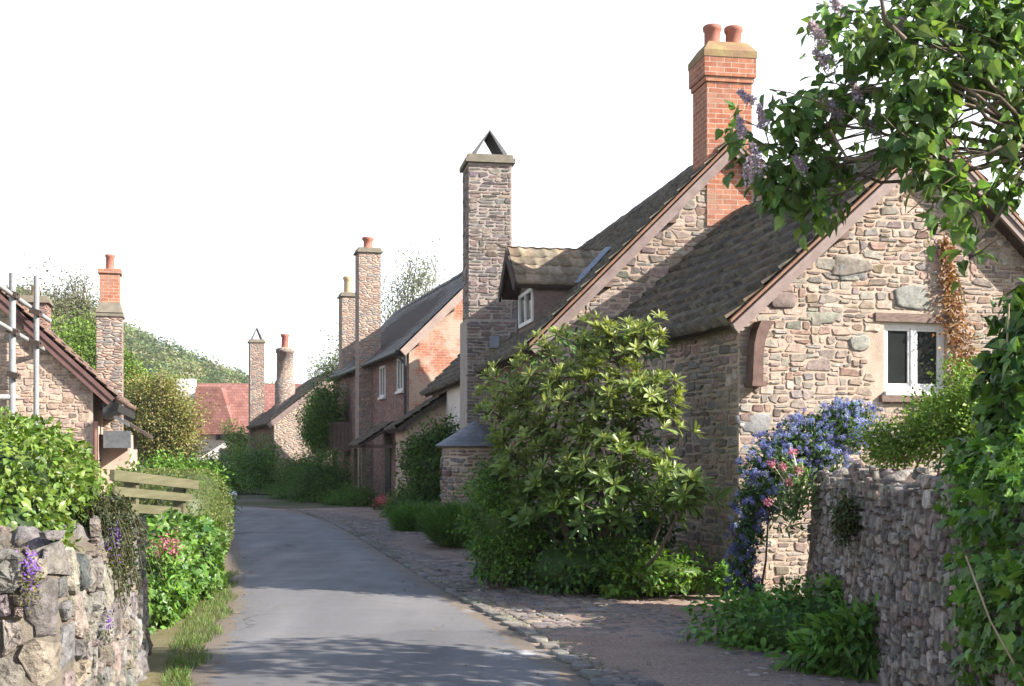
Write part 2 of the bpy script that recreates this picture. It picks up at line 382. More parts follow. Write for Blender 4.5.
# ------------------------------------------------------------------ leaves
def tmpl(pts, faces): return np.array(pts, float), faces
T_DIA = tmpl([(0, 0, 0), (.45, .3, .07), (1, 0, -.05), (.45, -.3, .07)], [(0, 1, 2), (0, 2, 3)])
T_OVAL = tmpl([(0, 0, 0), (.22, .22, .05), (.55, .27, .05), (1, 0, -.1), (.55, -.27, .05), (.22, -.22, .05), (.5, 0, 0)],
              [(0, 1, 6), (1, 2, 6), (2, 3, 6), (3, 4, 6), (4, 5, 6), (5, 0, 6)])
T_HEART = tmpl([(.04, 0, 0), (0, .18, .03), (.14, .36, .05), (.42, .33, .05), (1, 0, -.16), (.42, -.33, .05), (.14, -.36, .05), (0, -.18, .03), (.4, 0, -.02)],
               [(0, 1, 8), (1, 2, 8), (2, 3, 8), (3, 4, 8), (4, 5, 8), (5, 6, 8), (6, 7, 8), (7, 0, 8)])
T_LONG = tmpl([(0, 0, 0), (.35, .11, .02), (.7, .14, 0), (1, 0, -.08), (.7, -.14, 0), (.35, -.11, .02), (.55, 0, -.02)],
              [(0, 1, 6), (1, 2, 6), (2, 3, 6), (3, 4, 6), (4, 5, 6), (5, 0, 6)])
T_IVY = tmpl([(0, 0, 0), (.02, .35, .03), (.28, .28, .04), (.5, .45, .0), (.6, .2, .03), (1, 0, -.08), (.6, -.2, .03), (.5, -.45, 0), (.28, -.28, .04), (.02, -.35, .03), (.35, 0, 0)],
             [(0, 1, 10), (1, 2, 10), (2, 3, 10), (3, 4, 10), (4, 5, 10), (5, 6, 10), (6, 7, 10), (7, 8, 10), (8, 9, 10), (9, 0, 10)])
T_BLADE = tmpl([(0, .035, 0), (0, -.035, 0), (.4, .032, .03), (.4, -.032, .03), (.75, .02, -.03), (.75, -.02, -.03), (1, 0, -.16)],
               [(0, 1, 3, 2), (2, 3, 5, 4), (4, 5, 6)])
def leaves(mb, T, pos, d, nn, size, col, mat=0, smooth=False):
    V0, Fs = T; n = len(pos)
    if n == 0: return
    d = nrm(d); y = nrm(np.cross(nn, d)); z = np.cross(d, y)
    size = np.broadcast_to(size, (n,))[:, None, None]
    V = pos[:, None] + size * (V0[None, :, 0:1] * d[:, None] + V0[None, :, 1:2] * y[:, None] + V0[None, :, 2:3] * z[:, None])
    k = len(V0); base = (np.arange(n) * k)[:, None, None]; off = mb.n
    C = np.repeat(np.broadcast_to(col, (n, 3)), k, 0)
    gr = {}
    for f in Fs: gr.setdefault(len(f), []).append(f)
    first = True
    for kk, fs in gr.items():
        arr = (np.array(fs)[None] + base).reshape(-1, kk)
        if first: mb.add(V.reshape(-1, 3), arr, mat, smooth, C); first = False
        else: mb.Fc.append((arr + off, mat, smooth))
def rdir(n, g): return nrm(g.normal(0, 1, (n, 3)))
def pick(cols, n, g, var=.2):
    c = np.array(cols)[g.integers(0, len(cols), n)]
    return np.clip(c * (1 + g.normal(0, var, (n, 1))) + g.normal(0, .006, (n, 3)), .004, .95)
def shell(blobs, n, g, thick=.22, rag=.16, box=2.0):     # points near the outside of lumpy ellipsoids
    w = np.array([b[1][0] * b[1][2] + b[1][1] * b[1][2] + b[1][0] * b[1][1] for b in blobs]); w = w / w.sum()
    k = g.choice(len(blobs), n, p=w); C = np.array([b[0] for b in blobs])[k]; Rr = np.array([b[1] for b in blobs])[k]
    d = rdir(n, g)
    if box > 2: d = d / (np.sum(np.abs(d) ** box, 1, keepdims=True) ** (1 / box))
    o = nrm(d / Rr)
    ph = k * 1.7
    lump = rag * (np.sin(d[:, 0] * 5 + ph) * np.sin(d[:, 1] * 4.3 + 2 * ph) + .7 * np.sin(d[:, 2] * 7 + d[:, 0] * 3 + ph) + .5 * np.sin(d[:, 1] * 11 + d[:, 2] * 9))
    r = 1 - np.abs(g.normal(0, thick, n)) + lump
    return C + d * Rr * r[:, None], o
def bush(mb, blobs, n, size, T, cols, g, thick=.22, rag=.16, flop=.35, up=.45, mat=0, svar=.25, cvar=.2, rnd=.6, box=2.0, zmin=.0):
    p, o = shell(blobs, n, g, thick, rag, box)
    k = p[:, 2] > zmin; p, o = p[k], o[k]; n = len(p)
    d = o * .55 + g.normal(0, rnd, (n, 3)) + np.array([0, 0, -flop])
    nn = o + np.array([0, 0, up]) + g.normal(0, .45, (n, 3))
    leaves(mb, T, p, d, nn, size * (1 + g.normal(0, svar, n)).clip(.4, 1.8), pick(cols, n, g, cvar), mat)
def crown(mb, blobs, ncl, clr, per, size, T, cols, g, flop=.3, mat=0, cvar=.2, thick=.35, flat=.75, ctint=.18):
    c, o = shell(blobs, ncl, g, thick, .2)
    k = np.repeat(np.arange(ncl), per)
    off = g.normal(0, clr, (ncl * per, 3)) * np.array([1, 1, flat]); p = c[k] + off
    n = len(p); out = nrm(off + 1e-6)
    d = out * .6 + o[k] * .3 + g.normal(0, .5, (n, 3)) + np.array([0, 0, -flop]); nn = np.array([0, 0, .8]) + out * .5 + o[k] * .4 + g.normal(0, .45, (n, 3))
    cc = pick(cols, n, g, cvar) * (1 + g.normal(0, ctint, ncl))[k][:, None]
    leaves(mb, T, p, d, nn, size * (1 + g.normal(0, .22, n)).clip(.4, 1.7), np.clip(cc, .004, .9), mat)
    return c
def limb(mb, a, b, r0, r1, g, bend=.12, n=6, mat=0, seg=7):
    a, b = np.asarray(a, float), np.asarray(b, float); t = np.linspace(0, 1, n)[:, None]
    L = np.linalg.norm(b - a); w = g.normal(0, bend * L, 3)
    P = a + (b - a) * t + w * np.sin(np.pi * t) + g.normal(0, .015 * L, (n, 3)) * np.sin(np.pi * t)
    tube(mb, P, np.linspace(r0, r1, n), seg, mat, (1, 1, 1), False); return P
def blob_solid(mb, c, r, g, n=14, rag=.15, mat=0, col=(1, 1, 1), zcut=None):
    c, r = np.asarray(c, float), np.asarray(r, float)
    th = np.linspace(0, 2 * np.pi, n, endpoint=False); ph = np.linspace(.02, np.pi - .02, n // 2 + 2)
    D = np.array([[math.sin(p) * math.cos(t), math.sin(p) * math.sin(t), math.cos(p)] for p in ph for t in th])
    k = g.uniform(0, 6, 6)
    l = 1 + rag * (np.sin(D[:, 0] * 3 + k[0]) * np.cos(D[:, 1] * 3.4 + k[1]) + .6 * np.sin(D[:, 2] * 5 + D[:, 0] * 4 + k[2]) + .35 * np.sin(D[:, 1] * 9 + k[3]) * np.cos(D[:, 2] * 8 + k[4]))
    V = c + D * r * l[:, None]
    if zcut is not None: V[:, 2] = np.maximum(V[:, 2], zcut)
    Fs = [(i * n + j, i * n + (j + 1) % n, (i + 1) * n + (j + 1) % n, (i + 1) * n + j) for i in range(len(ph) - 1) for j in range(n)]
    mb.add(V, np.array(Fs), mat, True, col)

# =================================================================== SETTING: ground, road, verge
def ground_mat():
    m, nt = new_mat('meadow and earth'); k = N(nt); p = k.pos()
    a = k.mix(k.ramp(k.noise(p, .35, 6, .6), [(.4, 0.), (.6, 1.)]), (.085, .09, .04), (.15, .125, .09))
    c = k.mix(1., a, k.ramp(k.noise(p, 18, 5, .7), [(.25, .6), (.75, 1.35)]), 'MULTIPLY')
    k.out(c, .95, k.bump(k.noise(p, 30, 5), .6, .03), .1); return m
b = MB(); n = 40
b.add([(-900, -300, -.03), (900, -300, -.03), (900, 1500, -.03), (-900, 1500, -.03)], [(0, 1, 2, 3)])
struct(b.build('ground', ground_mat()))

def road_mat():
    m, nt = new_mat('worn asphalt'); k = N(nt); p = k.pos()
    c = k.mix(k.ramp(k.noise(p, .55, 5, .6), [(.35, 0.), (.65, 1.)]), (.118, .114, .114), (.148, .142, .140))
    c = k.mix(1., c, k.ramp(k.noise(p, 120, 3, .8), [(.3, .72), (.7, 1.3)]), 'MULTIPLY')
    mp = k.n('ShaderNodeMapping'); nt.links.new(p, mp.inputs['Vector']); mp.inputs['Rotation'].default_value = (0, 0, R(-13.6)); mp.inputs['Scale'].default_value = (2.2, .12, 1)
    c = k.mix(1., c, k.ramp(k.noise(mp.outputs[0], 1., 5, .6), [(.3, .82), (.7, 1.16)]), 'MULTIPLY')
    c = k.mix(k.ramp(k.noise(p, 260, 2, .9), [(.56, 0.), (.64, .7)]), c, (.27, .26, .25))
    c = k.mix(k.ramp(k.noise(p, 190, 2, .9), [(.56, 0.), (.66, .75)]), c, (.05, .05, .052))
    c = k.mix(k.ramp(k.noise(p, 1.6, 6, .7), [(.60, 0.), (.75, .5)]), c, (.17, .15, .135))
    c = k.mix(k.ramp(k.noise(p, 3.1, 6, .75), [(.66, 0.), (.72, .35)]), c, (.075, .07, .07))
    e = k.n('ShaderNodeSeparateColor'); nt.links.new(k.attr(), e.inputs[0]); e = e.outputs[0]
    c = k.mix(k.ramp(k.math('ADD', e, k.math('MULTIPLY', k.noise(p, 5, 5, .7), .35)), [(.98, 0.), (1.2, .85)]), c, (.16, .125, .09))
    c = k.mix(1., c, k.ramp(e, [(.0, .90), (.25, .93), (.5, 1.08), (.75, 1.0), (1., .92)]), 'MULTIPLY')
    vo = k.n('ShaderNodeTexVoronoi', feature='DISTANCE_TO_EDGE'); vo.inputs['Scale'].default_value = .55
    wv = k.n('ShaderNodeTexNoise'); wv.inputs['Scale'].default_value = 2.2; wv.inputs['Detail'].default_value = 5; nt.links.new(p, wv.inputs['Vector'])
    va = k.n('ShaderNodeVectorMath', operation='MULTIPLY_ADD'); nt.links.new(wv.outputs['Color'], va.inputs[0]); va.inputs[1].default_value = (.9, .9, 0); nt.links.new(p, va.inputs[2]); nt.links.new(va.outputs[0], vo.inputs['Vector'])
    crk = k.math('MULTIPLY', k.ramp(vo.outputs['Distance'], [(.004, .75), (.012, 0.)]), k.ramp(k.noise(p, .5, 3), [(.50, 0.), (.58, 1.)]))
    c = k.mix(crk, c, (.045, .043, .042))
    pt = k.n('ShaderNodeTexVoronoi', feature='F1', distance='CHEBYCHEV'); pt.inputs['Scale'].default_value = .28; nt.links.new(p, pt.inputs['Vector'])
    pc_ = k.n('ShaderNodeSeparateColor'); nt.links.new(pt.outputs['Color'], pc_.inputs[0])
    c = k.mix(1., c, k.ramp(pc_.outputs[0], [(0., 1.), (.78, .86)], 'CONSTANT'), 'MULTIPLY')
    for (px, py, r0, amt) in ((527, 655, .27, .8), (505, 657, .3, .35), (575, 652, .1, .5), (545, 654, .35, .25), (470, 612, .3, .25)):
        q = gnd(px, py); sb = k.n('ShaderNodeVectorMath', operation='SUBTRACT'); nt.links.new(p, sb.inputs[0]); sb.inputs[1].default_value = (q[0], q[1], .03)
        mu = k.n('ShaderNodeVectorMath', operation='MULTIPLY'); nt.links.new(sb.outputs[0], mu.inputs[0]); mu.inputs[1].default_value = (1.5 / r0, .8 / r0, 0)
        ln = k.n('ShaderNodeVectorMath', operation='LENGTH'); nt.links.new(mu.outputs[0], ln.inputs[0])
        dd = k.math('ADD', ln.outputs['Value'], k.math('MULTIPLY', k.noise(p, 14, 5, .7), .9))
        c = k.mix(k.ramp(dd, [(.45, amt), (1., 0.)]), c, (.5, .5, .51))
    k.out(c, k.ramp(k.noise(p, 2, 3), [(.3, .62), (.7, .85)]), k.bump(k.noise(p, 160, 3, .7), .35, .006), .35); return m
RE = [(1.25, 2), (.98, 5), (.62, 8.1), (.1, 10.5), (-.56, 13), (-1.8, 18), (-3.3, 24), (-4.6, 28.5), (-6.1, 32), (-8.5, 35), (-13, 38), (-20, 40), (-40, 43)]
LE = [(-1.3, 2), (-1.75, 5), (-2.29, 8.1), (-2.7, 10.5), (-3.15, 13), (-4.3, 18), (-5.8, 24), (-6.9, 27.2), (-8.2, 29.6), (-10.2, 31.6), (-14, 34), (-20, 36), (-40, 39)]
def smooth(pts, k=6):
    P = np.array(pts, float); P = np.vstack([2 * P[0] - P[1], P, 2 * P[-1] - P[-2]]); out = []
    for i in range(1, len(P) - 2):
        for t in np.linspace(0, 1, k, endpoint=False):
            p0, p1, p2, p3 = P[i - 1:i + 3]
            out.append(.5 * (2 * p1 + (p2 - p0) * t + (2 * p0 - 5 * p1 + 4 * p2 - p3) * t * t + (3 * p1 - p0 - 3 * p2 + p3) * t ** 3))
    out.append(P[-2]); return np.array(out)
RS, LS = smooth(RE), smooth(LE)
RSj, LSj = RS, LS
b = MB(); V = []; CC = []
for l, r in zip(LSj, RSj):
    for t in np.linspace(0, 1, 7): q = l + (r - l) * t; V.append((q[0], q[1], .004 + .035 * (1 - (2 * t - 1) ** 2))); CC.append((abs(2 * t - 1), abs(2 * t - 1), abs(2 * t - 1)))
b.add(V, np.array([(i * 7 + j, i * 7 + j + 1, (i + 1) * 7 + j + 1, (i + 1) * 7 + j) for i in range(len(LS) - 1) for j in range(6)]), 0, True, CC)
struct(b.build('road', road_mat()))

# earth and gravel apron between road and houses
def apron_mat():
    m, nt = new_mat('trodden earth and gravel'); k = N(nt); p = k.pos()
    c = k.mix(k.ramp(k.noise(p, 1.1, 6, .62), [(.35, 0.), (.65, 1.)]), (.245, .175, .14), (.32, .24, .19))
    c = k.mix(1., c, k.ramp(k.noise(p, 45, 4, .75), [(.3, .6), (.7, 1.35)]), 'MULTIPLY')
    c = k.mix(k.ramp(k.noise(p, 2.3, 6, .7), [(.62, 0.), (.72, .6)]), c, (.075, .085, .03))
    k.out(c, .95, k.bump(k.noise(p, 55, 5, .7), .6, .015), .1); return m
b = MB(); A = [p for p in RS if p[1] < 33]; V = []
for r in A:
    xr = 3.4 if r[1] < 12.5 else 3.4 - .2 * (r[1] - 12.5)
    for t in np.linspace(0, 1, 9): x = r[0] - .1 + (xr - r[0]) * t; V.append((x, r[1], -.002 + .035 * min(1, t * 3) + .01 * math.sin(x * 3 + r[1] * 2)))
b.add(V, np.array([(i * 9 + j, i * 9 + j + 1, (i + 1) * 9 + j + 1, (i + 1) * 9 + j) for i in range(len(A) - 1) for j in range(8)]), 0, True)
struct(b.build('gravel_path', apron_mat()))

# cobbled strip along the road edge: flat stones set in earth
g = np.random.default_rng(11); b = MB()
cl = .062; r = pack(int(3.4 / cl), int(28 / cl), [(2, 2, 4), (3, 2, 5), (2, 1, 2), (3, 1, 3), (4, 2, 2), (1, 1, 1), (4, 3, .6)], g) * cl
rx = np.interp
def edge_x(Y): return np.interp(Y, RS[:61, 1], RS[:61, 0])
wid = lambda Y: np.where(Y < 9, 2.0, np.where(Y < 13.5, 1.75 - .12 * (Y - 9), np.maximum(1.1, 1.5 - .02 * (Y - 13.5))))
Yc = 4 + r[:, 1]
keep = (r[:, 0] < wid(Yc) + g.normal(0, .12, len(r))) & (g.random(len(r)) > .04 + .2 * (r[:, 0] / wid(Yc)) ** 2)
r = r[keep]
def mapc(S, T, D):
    Y = 4 + T; X = edge_x(Y) + .04 + S
    return np.stack([X, Y, .022 + D + .02 * np.sin(X * 1.7 + Y)], -1)
stones(b, r, mapc, .010, g, [(.20, .165, .15), (.225, .19, .17), (.185, .16, .15), (.24, .195, .165), (.205, .18, .15)], 9, .007, 0, 3.2, .09, .14, .012)
ra = pack(int(4 / .05), int(16 / .05), [(1, 1, 4), (2, 1, 2), (2, 2, 1)], g) * .05; ra = ra[g.random(len(ra)) < .24]
def mapa(S, T, D):
    Y = 6 + T; X = edge_x(Y) + 1.0 + S; return np.stack([X, Y, .026 + D + .01 * np.sin(X * 3 + Y * 2)], -1)
ra = ra[(edge_x(6 + ra[:, 1]) + 1 + ra[:, 0]) < np.where(6 + ra[:, 1] < 12.5, 3.4, 3.2 - .25 * (ra[:, 1] - 6.5))]
stones(b, ra, mapa, .014, g, [(.23, .185, .16), (.27, .225, .195), (.19, .165, .15)], 7, .006, 0, 2.6, .12, .2, .01)
# heavier kerb stones right on the edge
kr = np.array([[0, y, .16, .3] for y in np.arange(0, 26, .31)], float); kr[:, 3] *= g.uniform(.7, .97, len(kr))
def mapk(S, T, D):
    Y = 4.3 + T; return np.stack([edge_x(Y) - .08 + S, Y, .03 + D], -1)
stones(b, kr, mapk, .010, g, [(.18, .165, .15), (.21, .19, .17), (.155, .15, .125)], 10, .012, 0, 3.6, .10)
struct(b.build('cobbled_path', M['cobble']))

# paint splash and sealed seam on the road
g = np.random.default_rng(3)
b = MB(); a0, a1 = gnd(214, 535), gnd(268, 533.4); a0[2] = a1[2] = .036
beam(b, a0, a1, .07, .004); struct(b.build('road_seam', m_noise('pale seam', (.2, .19, .19), (.26, .25, .25), 8)))

# =================================================================== HOUSE 1 (right, gable with the white window)
g = np.random.default_rng(21)
h1 = Fr(2.42, 12.8, 15.5)
OV = .24
ub, zb = h1.gable(735, 318, -OV)                        # foot of the verge
ua, za = h1.gable(936, 131, -OV)                        # apex
sl = (za - zb) / (ua - ub)
W1 = 2 * ua; L1 = 5.25
top1 = lambda u: za - .14 - sl * abs(u - ua)            # underside line of the roof over the wall
H1 = thing('stone_cottage', 'low stone cottage on the right whose sunlit gable holds the white two-pane window', 'house', h1.P(ua, L1 / 2, 0), 'cottages on the right of the lane')
wu0, wz1 = h1.gable(884, 322); wu1, wz0 = h1.gable(947, 392)
b = MB()
def gable_poly(u0, u1, z0, topf, apex):
    pts = [(u0, z0), (u1, z0), (u1, topf(u1))]
    if u0 < apex < u1: pts.append((apex, topf(apex)))
    pts.append((u0, topf(u0))); return pts
for poly in (gable_poly(0, wu0, -.2, top1, ua), gable_poly(wu1, W1, -.2, top1, ua), [(wu0, -.2), (wu1, -.2), (wu1, wz0), (wu0, wz0)],
             [(wu0, wz1), (wu1, wz1), (wu1, top1(wu1))] + ([(ua, top1(ua))] if wu0 < ua < wu1 else []) + [(wu0, top1(wu0))]):
    h1.uz(b, poly, 0, .42, 0)
h1.box(b, 0, .42, .425, L1, -.2, top1(0)); h1.box(b, W1 - .42, W1, .425, L1, -.2, top1(W1))
okg = lambda a, c, d, e: (top1((a + d) / 2) > e - .06) and not (d > wu0 - .05 and a < wu1 + .05 and e > wz0 - .09 and c < wz1 + .10) and d < W1
rubble_face(b, h1, 'u', .0, 4.9, .0, za, 0, -1, okg, g)
rubble_face(b, h1, 'v', .02, L1, .0, zb - .05, 0, -1, lambda *a: True, g, cell=.060, depth=.018, cols=[tuple(c * .95 for c in q) for q in HS], gap=.012)
# big grey quoin and built-in blocks
def block(px0, py0, px1, py1, col):
    a, zt = h1.gable(px0, py0); c, zl = h1.gable(px1, py1)
    stones(b, np.array([[a, zl, c - a, zt - zl]]), lambda S, T, D: h1.P(S, -D, T), .022, g, [tuple(.68 * q for q in col)], 14, .008, 1, 4.2, .045, .02)
for q in ((737, 412, 770, 436, (.33, .32, .30)), (893, 283, 931, 311, (.36, .35, .31)), (829, 256, 872, 276, (.30, .25, .23)), (806, 310, 838, 326, (.40, .37, .30)), (836, 262, 866, 282, (.28, .27, .26)), (848, 334, 870, 352, (.40, .38, .33)), (768, 292, 796, 310, (.27, .22, .20))): block(*q)
o = b.build('wall', [M['mortar'], M['stone']], H1)
# window
b = MB(); fw = .055
for (a0, a1, c0, c1) in ((wu0, wu1, wz0, wz0 + .06), (wu0, wu1, wz1 - fw, wz1), (wu0, wu0 + fw, wz0 + .06, wz1 - fw), (wu1 - fw, wu1, wz0 + .06, wz1 - fw)):
    h1.box(b, a0 + .003, a1 - .003, .05, .12, c0, c1)
um = (wu0 + wu1) / 2
h1.box(b, um - .03, um + .03, .045, .118, wz0 + .06, wz1 - fw)
h1.box(b, wu0 - .0, wu1 + .0, -.045, .0495, wz0 - .045, wz0 - .003)
wf = b.build('window', M['white'], H1)
for s0, s1 in ((wu0 + fw, um - .03), (um + .03, wu1 - fw)):
    b = MB()
    for (a0, a1, c0, c1) in ((s0, s1, wz0 + .06, wz0 + .09), (s0, s1, wz1 - fw - .03, wz1 - fw), (s0, s0 + .03, wz0 + .09, wz1 - fw - .03), (s1 - .03, s1, wz0 + .09, wz1 - fw - .03)):
        h1.box(b, a0, a1, .06, .1, c0, c1)
    b.build('casement', M['white'], wf)
    b = MB(); h1.box(b, s0 + .03, s1 - .03, .078, .084, wz0 + .09, wz1 - fw - .03); b.build('pane', M['glass'], wf)
b = MB(); h1.box(b, wu0 - .12, wu1 + .06, -.03, .045, wz1 + .004, wz1 + .10); b.build('lintel', M['timber'], H1)
b = MB(); h1.box(b, wu0 - .06, wu1 + .06, -.06, .0, wz0 - .12, wz0 - .048); b.build('window_sill', M['timber'], H1)
b = MB(); h1.box(b, .5, W1 - .5, 1.6, 1.65, .0, 2.8); h1.box(b, .5, W1 - .5, .5, 1.55, 2.8, 2.85); b.build('inner_partition', m_noise('dim plaster', (.25, .23, .2), (.3, .28, .25)), H1)
# roof
b = MB()
TC1 = [(.10, .083, .066), (.082, .07, .058), (.12, .095, .07), (.075, .066, .057), (.13, .10, .07)]
eU, eZ = ub - .06, zb - .06 * sl
tile_roof(b, h1, (eU, eZ), (ua, za), -OV, L1, .19, .27, .045, .055, TC1, g, 0, .07)
tile_roof(b, h1, (2 * ua - eU, eZ), (ua, za), -OV, L1, .19, .27, .035, .038, TC1, g, 0, .03)
ridge_tiles(b, h1, ua, za + .02, -OV, L1, .11, g)
slope_slab(b, h1, (eU + .04, eZ + .04 * sl), (ua, za), -OV + .05, L1, .10, 1); slope_slab(b, h1, (2 * ua - eU - .04, eZ + .04 * sl), (ua, za), -OV + .05, L1, .10, 1)
d = nrm(np.array([ua - eU, za - eZ])); nn_ = np.array([-d[1], d[0]])
for sgn in (1, -1):                                      # red undercloak course on the verge
    P = [(eU, eZ), (ua, za), (ua, za + .035), (eU, eZ + .035)]
    if sgn < 0: P = [(2 * ua - p, q) for p, q in P]
    h1.uz(b, P, -OV - .035, -OV + .03, 2)
rf = b.build('roof', [M['tile'], M['under'], M['terracotta']], H1)
for sgn in (1, -1):
    b = MB(); e = (eU, eZ) if sgn > 0 else (2 * ua - eU, eZ)
    bargeboard(b, h1, e, (ua, za), -OV - .02 + (.0 if sgn > 0 else .003), .135)
    b.build('bargeboard', M['board'], rf)
for px, py in ((838, 238), (921, 168)):                  # purlin ends under the verge
    u_, z_ = h1.gable(px, py, -.1); b = MB(); h1.box(b, u_ - .07, u_ + .07, -OV + .03, .0, top1(u_) - .1, top1(u_) + .02); b.build('purlin_end', M['timber'], H1)
# curved corbel bracket under the verge foot
b = MB(); cu, cz = h1.gable(752, 382, -.05); cu1, cz1 = h1.gable(766, 318, -.05)
prof = [(0, 0), (.12, 0), (.125, .3), (.145, .45), (.19, .58), (.26, .68), (.10, .68), (.05, .56), (.02, .42), (.01, .25)]
h1.uz(b, [(cu - .05 + p, cz + q * .95) for p, q in prof], -.17, -.0, 0)
h1.box(b, cu - .07, cu + .10, -.2, -.0, cz - .05, cz - .002)
b.build('corbel', m_noise('dark oak', (.085, .05, .04), (.16, .10, .08), 9, .7), H1)

# =================================================================== HOUSE 2 (tall, brick stack, dormer, stone chimney)
g = np.random.default_rng(22)
p = at(549, 0, 17.4); h2 = Fr(p[0], 17.4, 10.0)
OV2 = .13
ub2, zb2 = h2.gable(533, 343, -OV2); ua2, za2 = h2.gable(735, 141, -OV2)
sl2 = (za2 - zb2) / (ua2 - ub2); W2 = 2 * ua2; L2 = 15.3
top2 = lambda u: za2 - .14 - sl2 * abs(u - ua2)
H2 = thing('tall_cottage', 'tall stone cottage with a dormer and a red brick chimney on its near gable', 'house', h2.P(ua2, L2 / 2, 0), 'cottages on the right of the lane')
b = MB()
h2.uz(b, [(0, -.2), (W2, -.2), (W2, top2(W2)), (ua2, top2(ua2)), (0, top2(0))], 0, L2, 0)
bk0, bzt = h2.gable(707, 165); bk1, bzb = h2.gable(757, 228)
okg = lambda a, c, d, e: (top2((a + d) / 2) > e - .05) and not ((a + d) / 2 > bk0 and (a + d) / 2 < bk1 and (c + e) / 2 > bzb)
rubble_face(b, h2, 'u', .0, W2 - .1, 2.2, za2, 0, -1, okg, g, cell=.06, depth=.012, K=8)
b.build('wall', [M['mortar'], M['stone']], H2)
b = MB()
def frontface(fr, v0, v1, z0, z1, mat): pass
h2.box(b, -.018, -.003, .02, L2 - .02, -.2, top2(0) - .02); b.build('front_wall', M['stonepink'], H2)
# roof
b = MB(); TC2 = [(.115, .10, .082), (.10, .09, .078), (.13, .11, .085), (.09, .083, .074)]
eU2, eZ2 = ub2 - .06, zb2 - .06 * sl2
tile_roof(b, h2, (eU2, eZ2), (ua2, za2), -OV2, L2 + .1, .21, .29, .042, .05, TC2, g, 0, .14)
tile_roof(b, h2, (2 * ua2 - eU2, eZ2), (ua2, za2), -OV2, L2 + .1, .21, .29, .03, .035, TC2, g, 0, .05)
ridge_tiles(b, h2, ua2, za2 + .02, -OV2, L2 + .1, .11, g, (.13, .11, .095))
slope_slab(b, h2, (eU2 + .04, eZ2 + .04 * sl2), (ua2, za2 - .02), -OV2 + .05, L2 + .08, .13, 1); slope_slab(b, h2, (2 * ua2 - eU2 - .04, eZ2 + .04 * sl2), (ua2, za2 - .02), -OV2 + .05, L2 + .08, .13, 1)
for sgn in (1, -1):
    P = [(eU2, eZ2), (ua2, za2), (ua2, za2 + .05), (eU2, eZ2 + .05)]
    if sgn < 0: P = [(2 * ua2 - p_, q) for p_, q in P]
    h2.uz(b, P, -OV2 - .04, -OV2 + .03, 2)
rf2 = b.build('roof', [M['tile'], M['under'], M['terracotta']], H2)
for sgn in (1, -1):
    b = MB(); e = (eU2, eZ2) if sgn > 0 else (2 * ua2 - eU2, eZ2)
    bargeboard(b, h2, e, (ua2, za2), -OV2 - .02 + (0 if sgn > 0 else .003), .155); b.build('bargeboard', M['board'], rf2)
for px in (560, 607, 671):
    u_, _ = h2.gable(px, 300, -.1); b = MB(); h2.box(b, u_ - .08, u_ + .08, -OV2 + .03, 0, top2(u_) - .12, top2(u_) + .02); b.build('purlin_end', M['timber'], H2)
# brick stack on the gable
c0, zc0 = h2.gable(698, 150, -.03); c1, zct = h2.gable(752, 47, -.03); zc60 = h2.gable(700, 60, 0)[1]
c0 = h2.gable(707, 150, -.03)[0]
b = MB(); dv = .62
h2.box(b, c0, c1, -.025, dv, bzb, h2.gable(700, 76, 0)[1])
z1 = h2.gable(700, 76, 0)[1]; z2 = h2.gable(700, 57, 0)[1]
h2.box(b, c0 - .05, c1 + .05, -.075, dv + .05, z1, z2)
h2.box(b, c0 - .025, c1 + .025, -.05, dv + .025, z1 - .075, z1 - .002)
zl = h2.gable(700, 96, 0)[1]
ch = b.build('chimney', M['brick'], H2); lab(ch, 'red brick chimney on the gable with two pots')
b = MB(); z3 = zct
P0 = h2.P([c0 - .06, c1 + .06, c1 + .06, c0 - .06], [-.085, -.085, dv + .06, dv + .06], z2 + .002); P1 = P0 + np.array([0, 0, .1])
P2 = h2.P([c0 + .05, c1 - .05, c1 - .05, c0 + .05], [.03, .03, dv - .05, dv - .05], z2 + .26)
b.add(np.concatenate([P0, P1, P2]), [(3, 2, 1, 0)] + [(r_ * 4 + i, r_ * 4 + (i + 1) % 4, (r_ + 1) * 4 + (i + 1) % 4, (r_ + 1) * 4 + i) for r_ in range(2) for i in range(4)] + [(8, 9, 10, 11)])
b.build('chimney_cap', M['brickcap'], ch)
for k in (.27, .75):
    b = MB(); c = h2.P(c0 + (c1 - c0) * k, dv * .45, z2 + .2)
    lathe(b, c, [(.13, 0), (.135, .05), (.12, .08), (.12, .28), (.14, .30), (.145, .35), (.13, .37), (.10, .37), (.095, .05)], 14); b.build('chimney_pot', M['pot'], ch)
# dormer facing the lane
dz_r, dz_e = 4.95, 4.26
dvc = h2.front(520, 250, .05)[0]; hw = .82
D_ = MB(); ve, vw = dvc - hw, dvc + hw
uslope = lambda z: (z - zb2) / sl2 + ub2
uF = .16
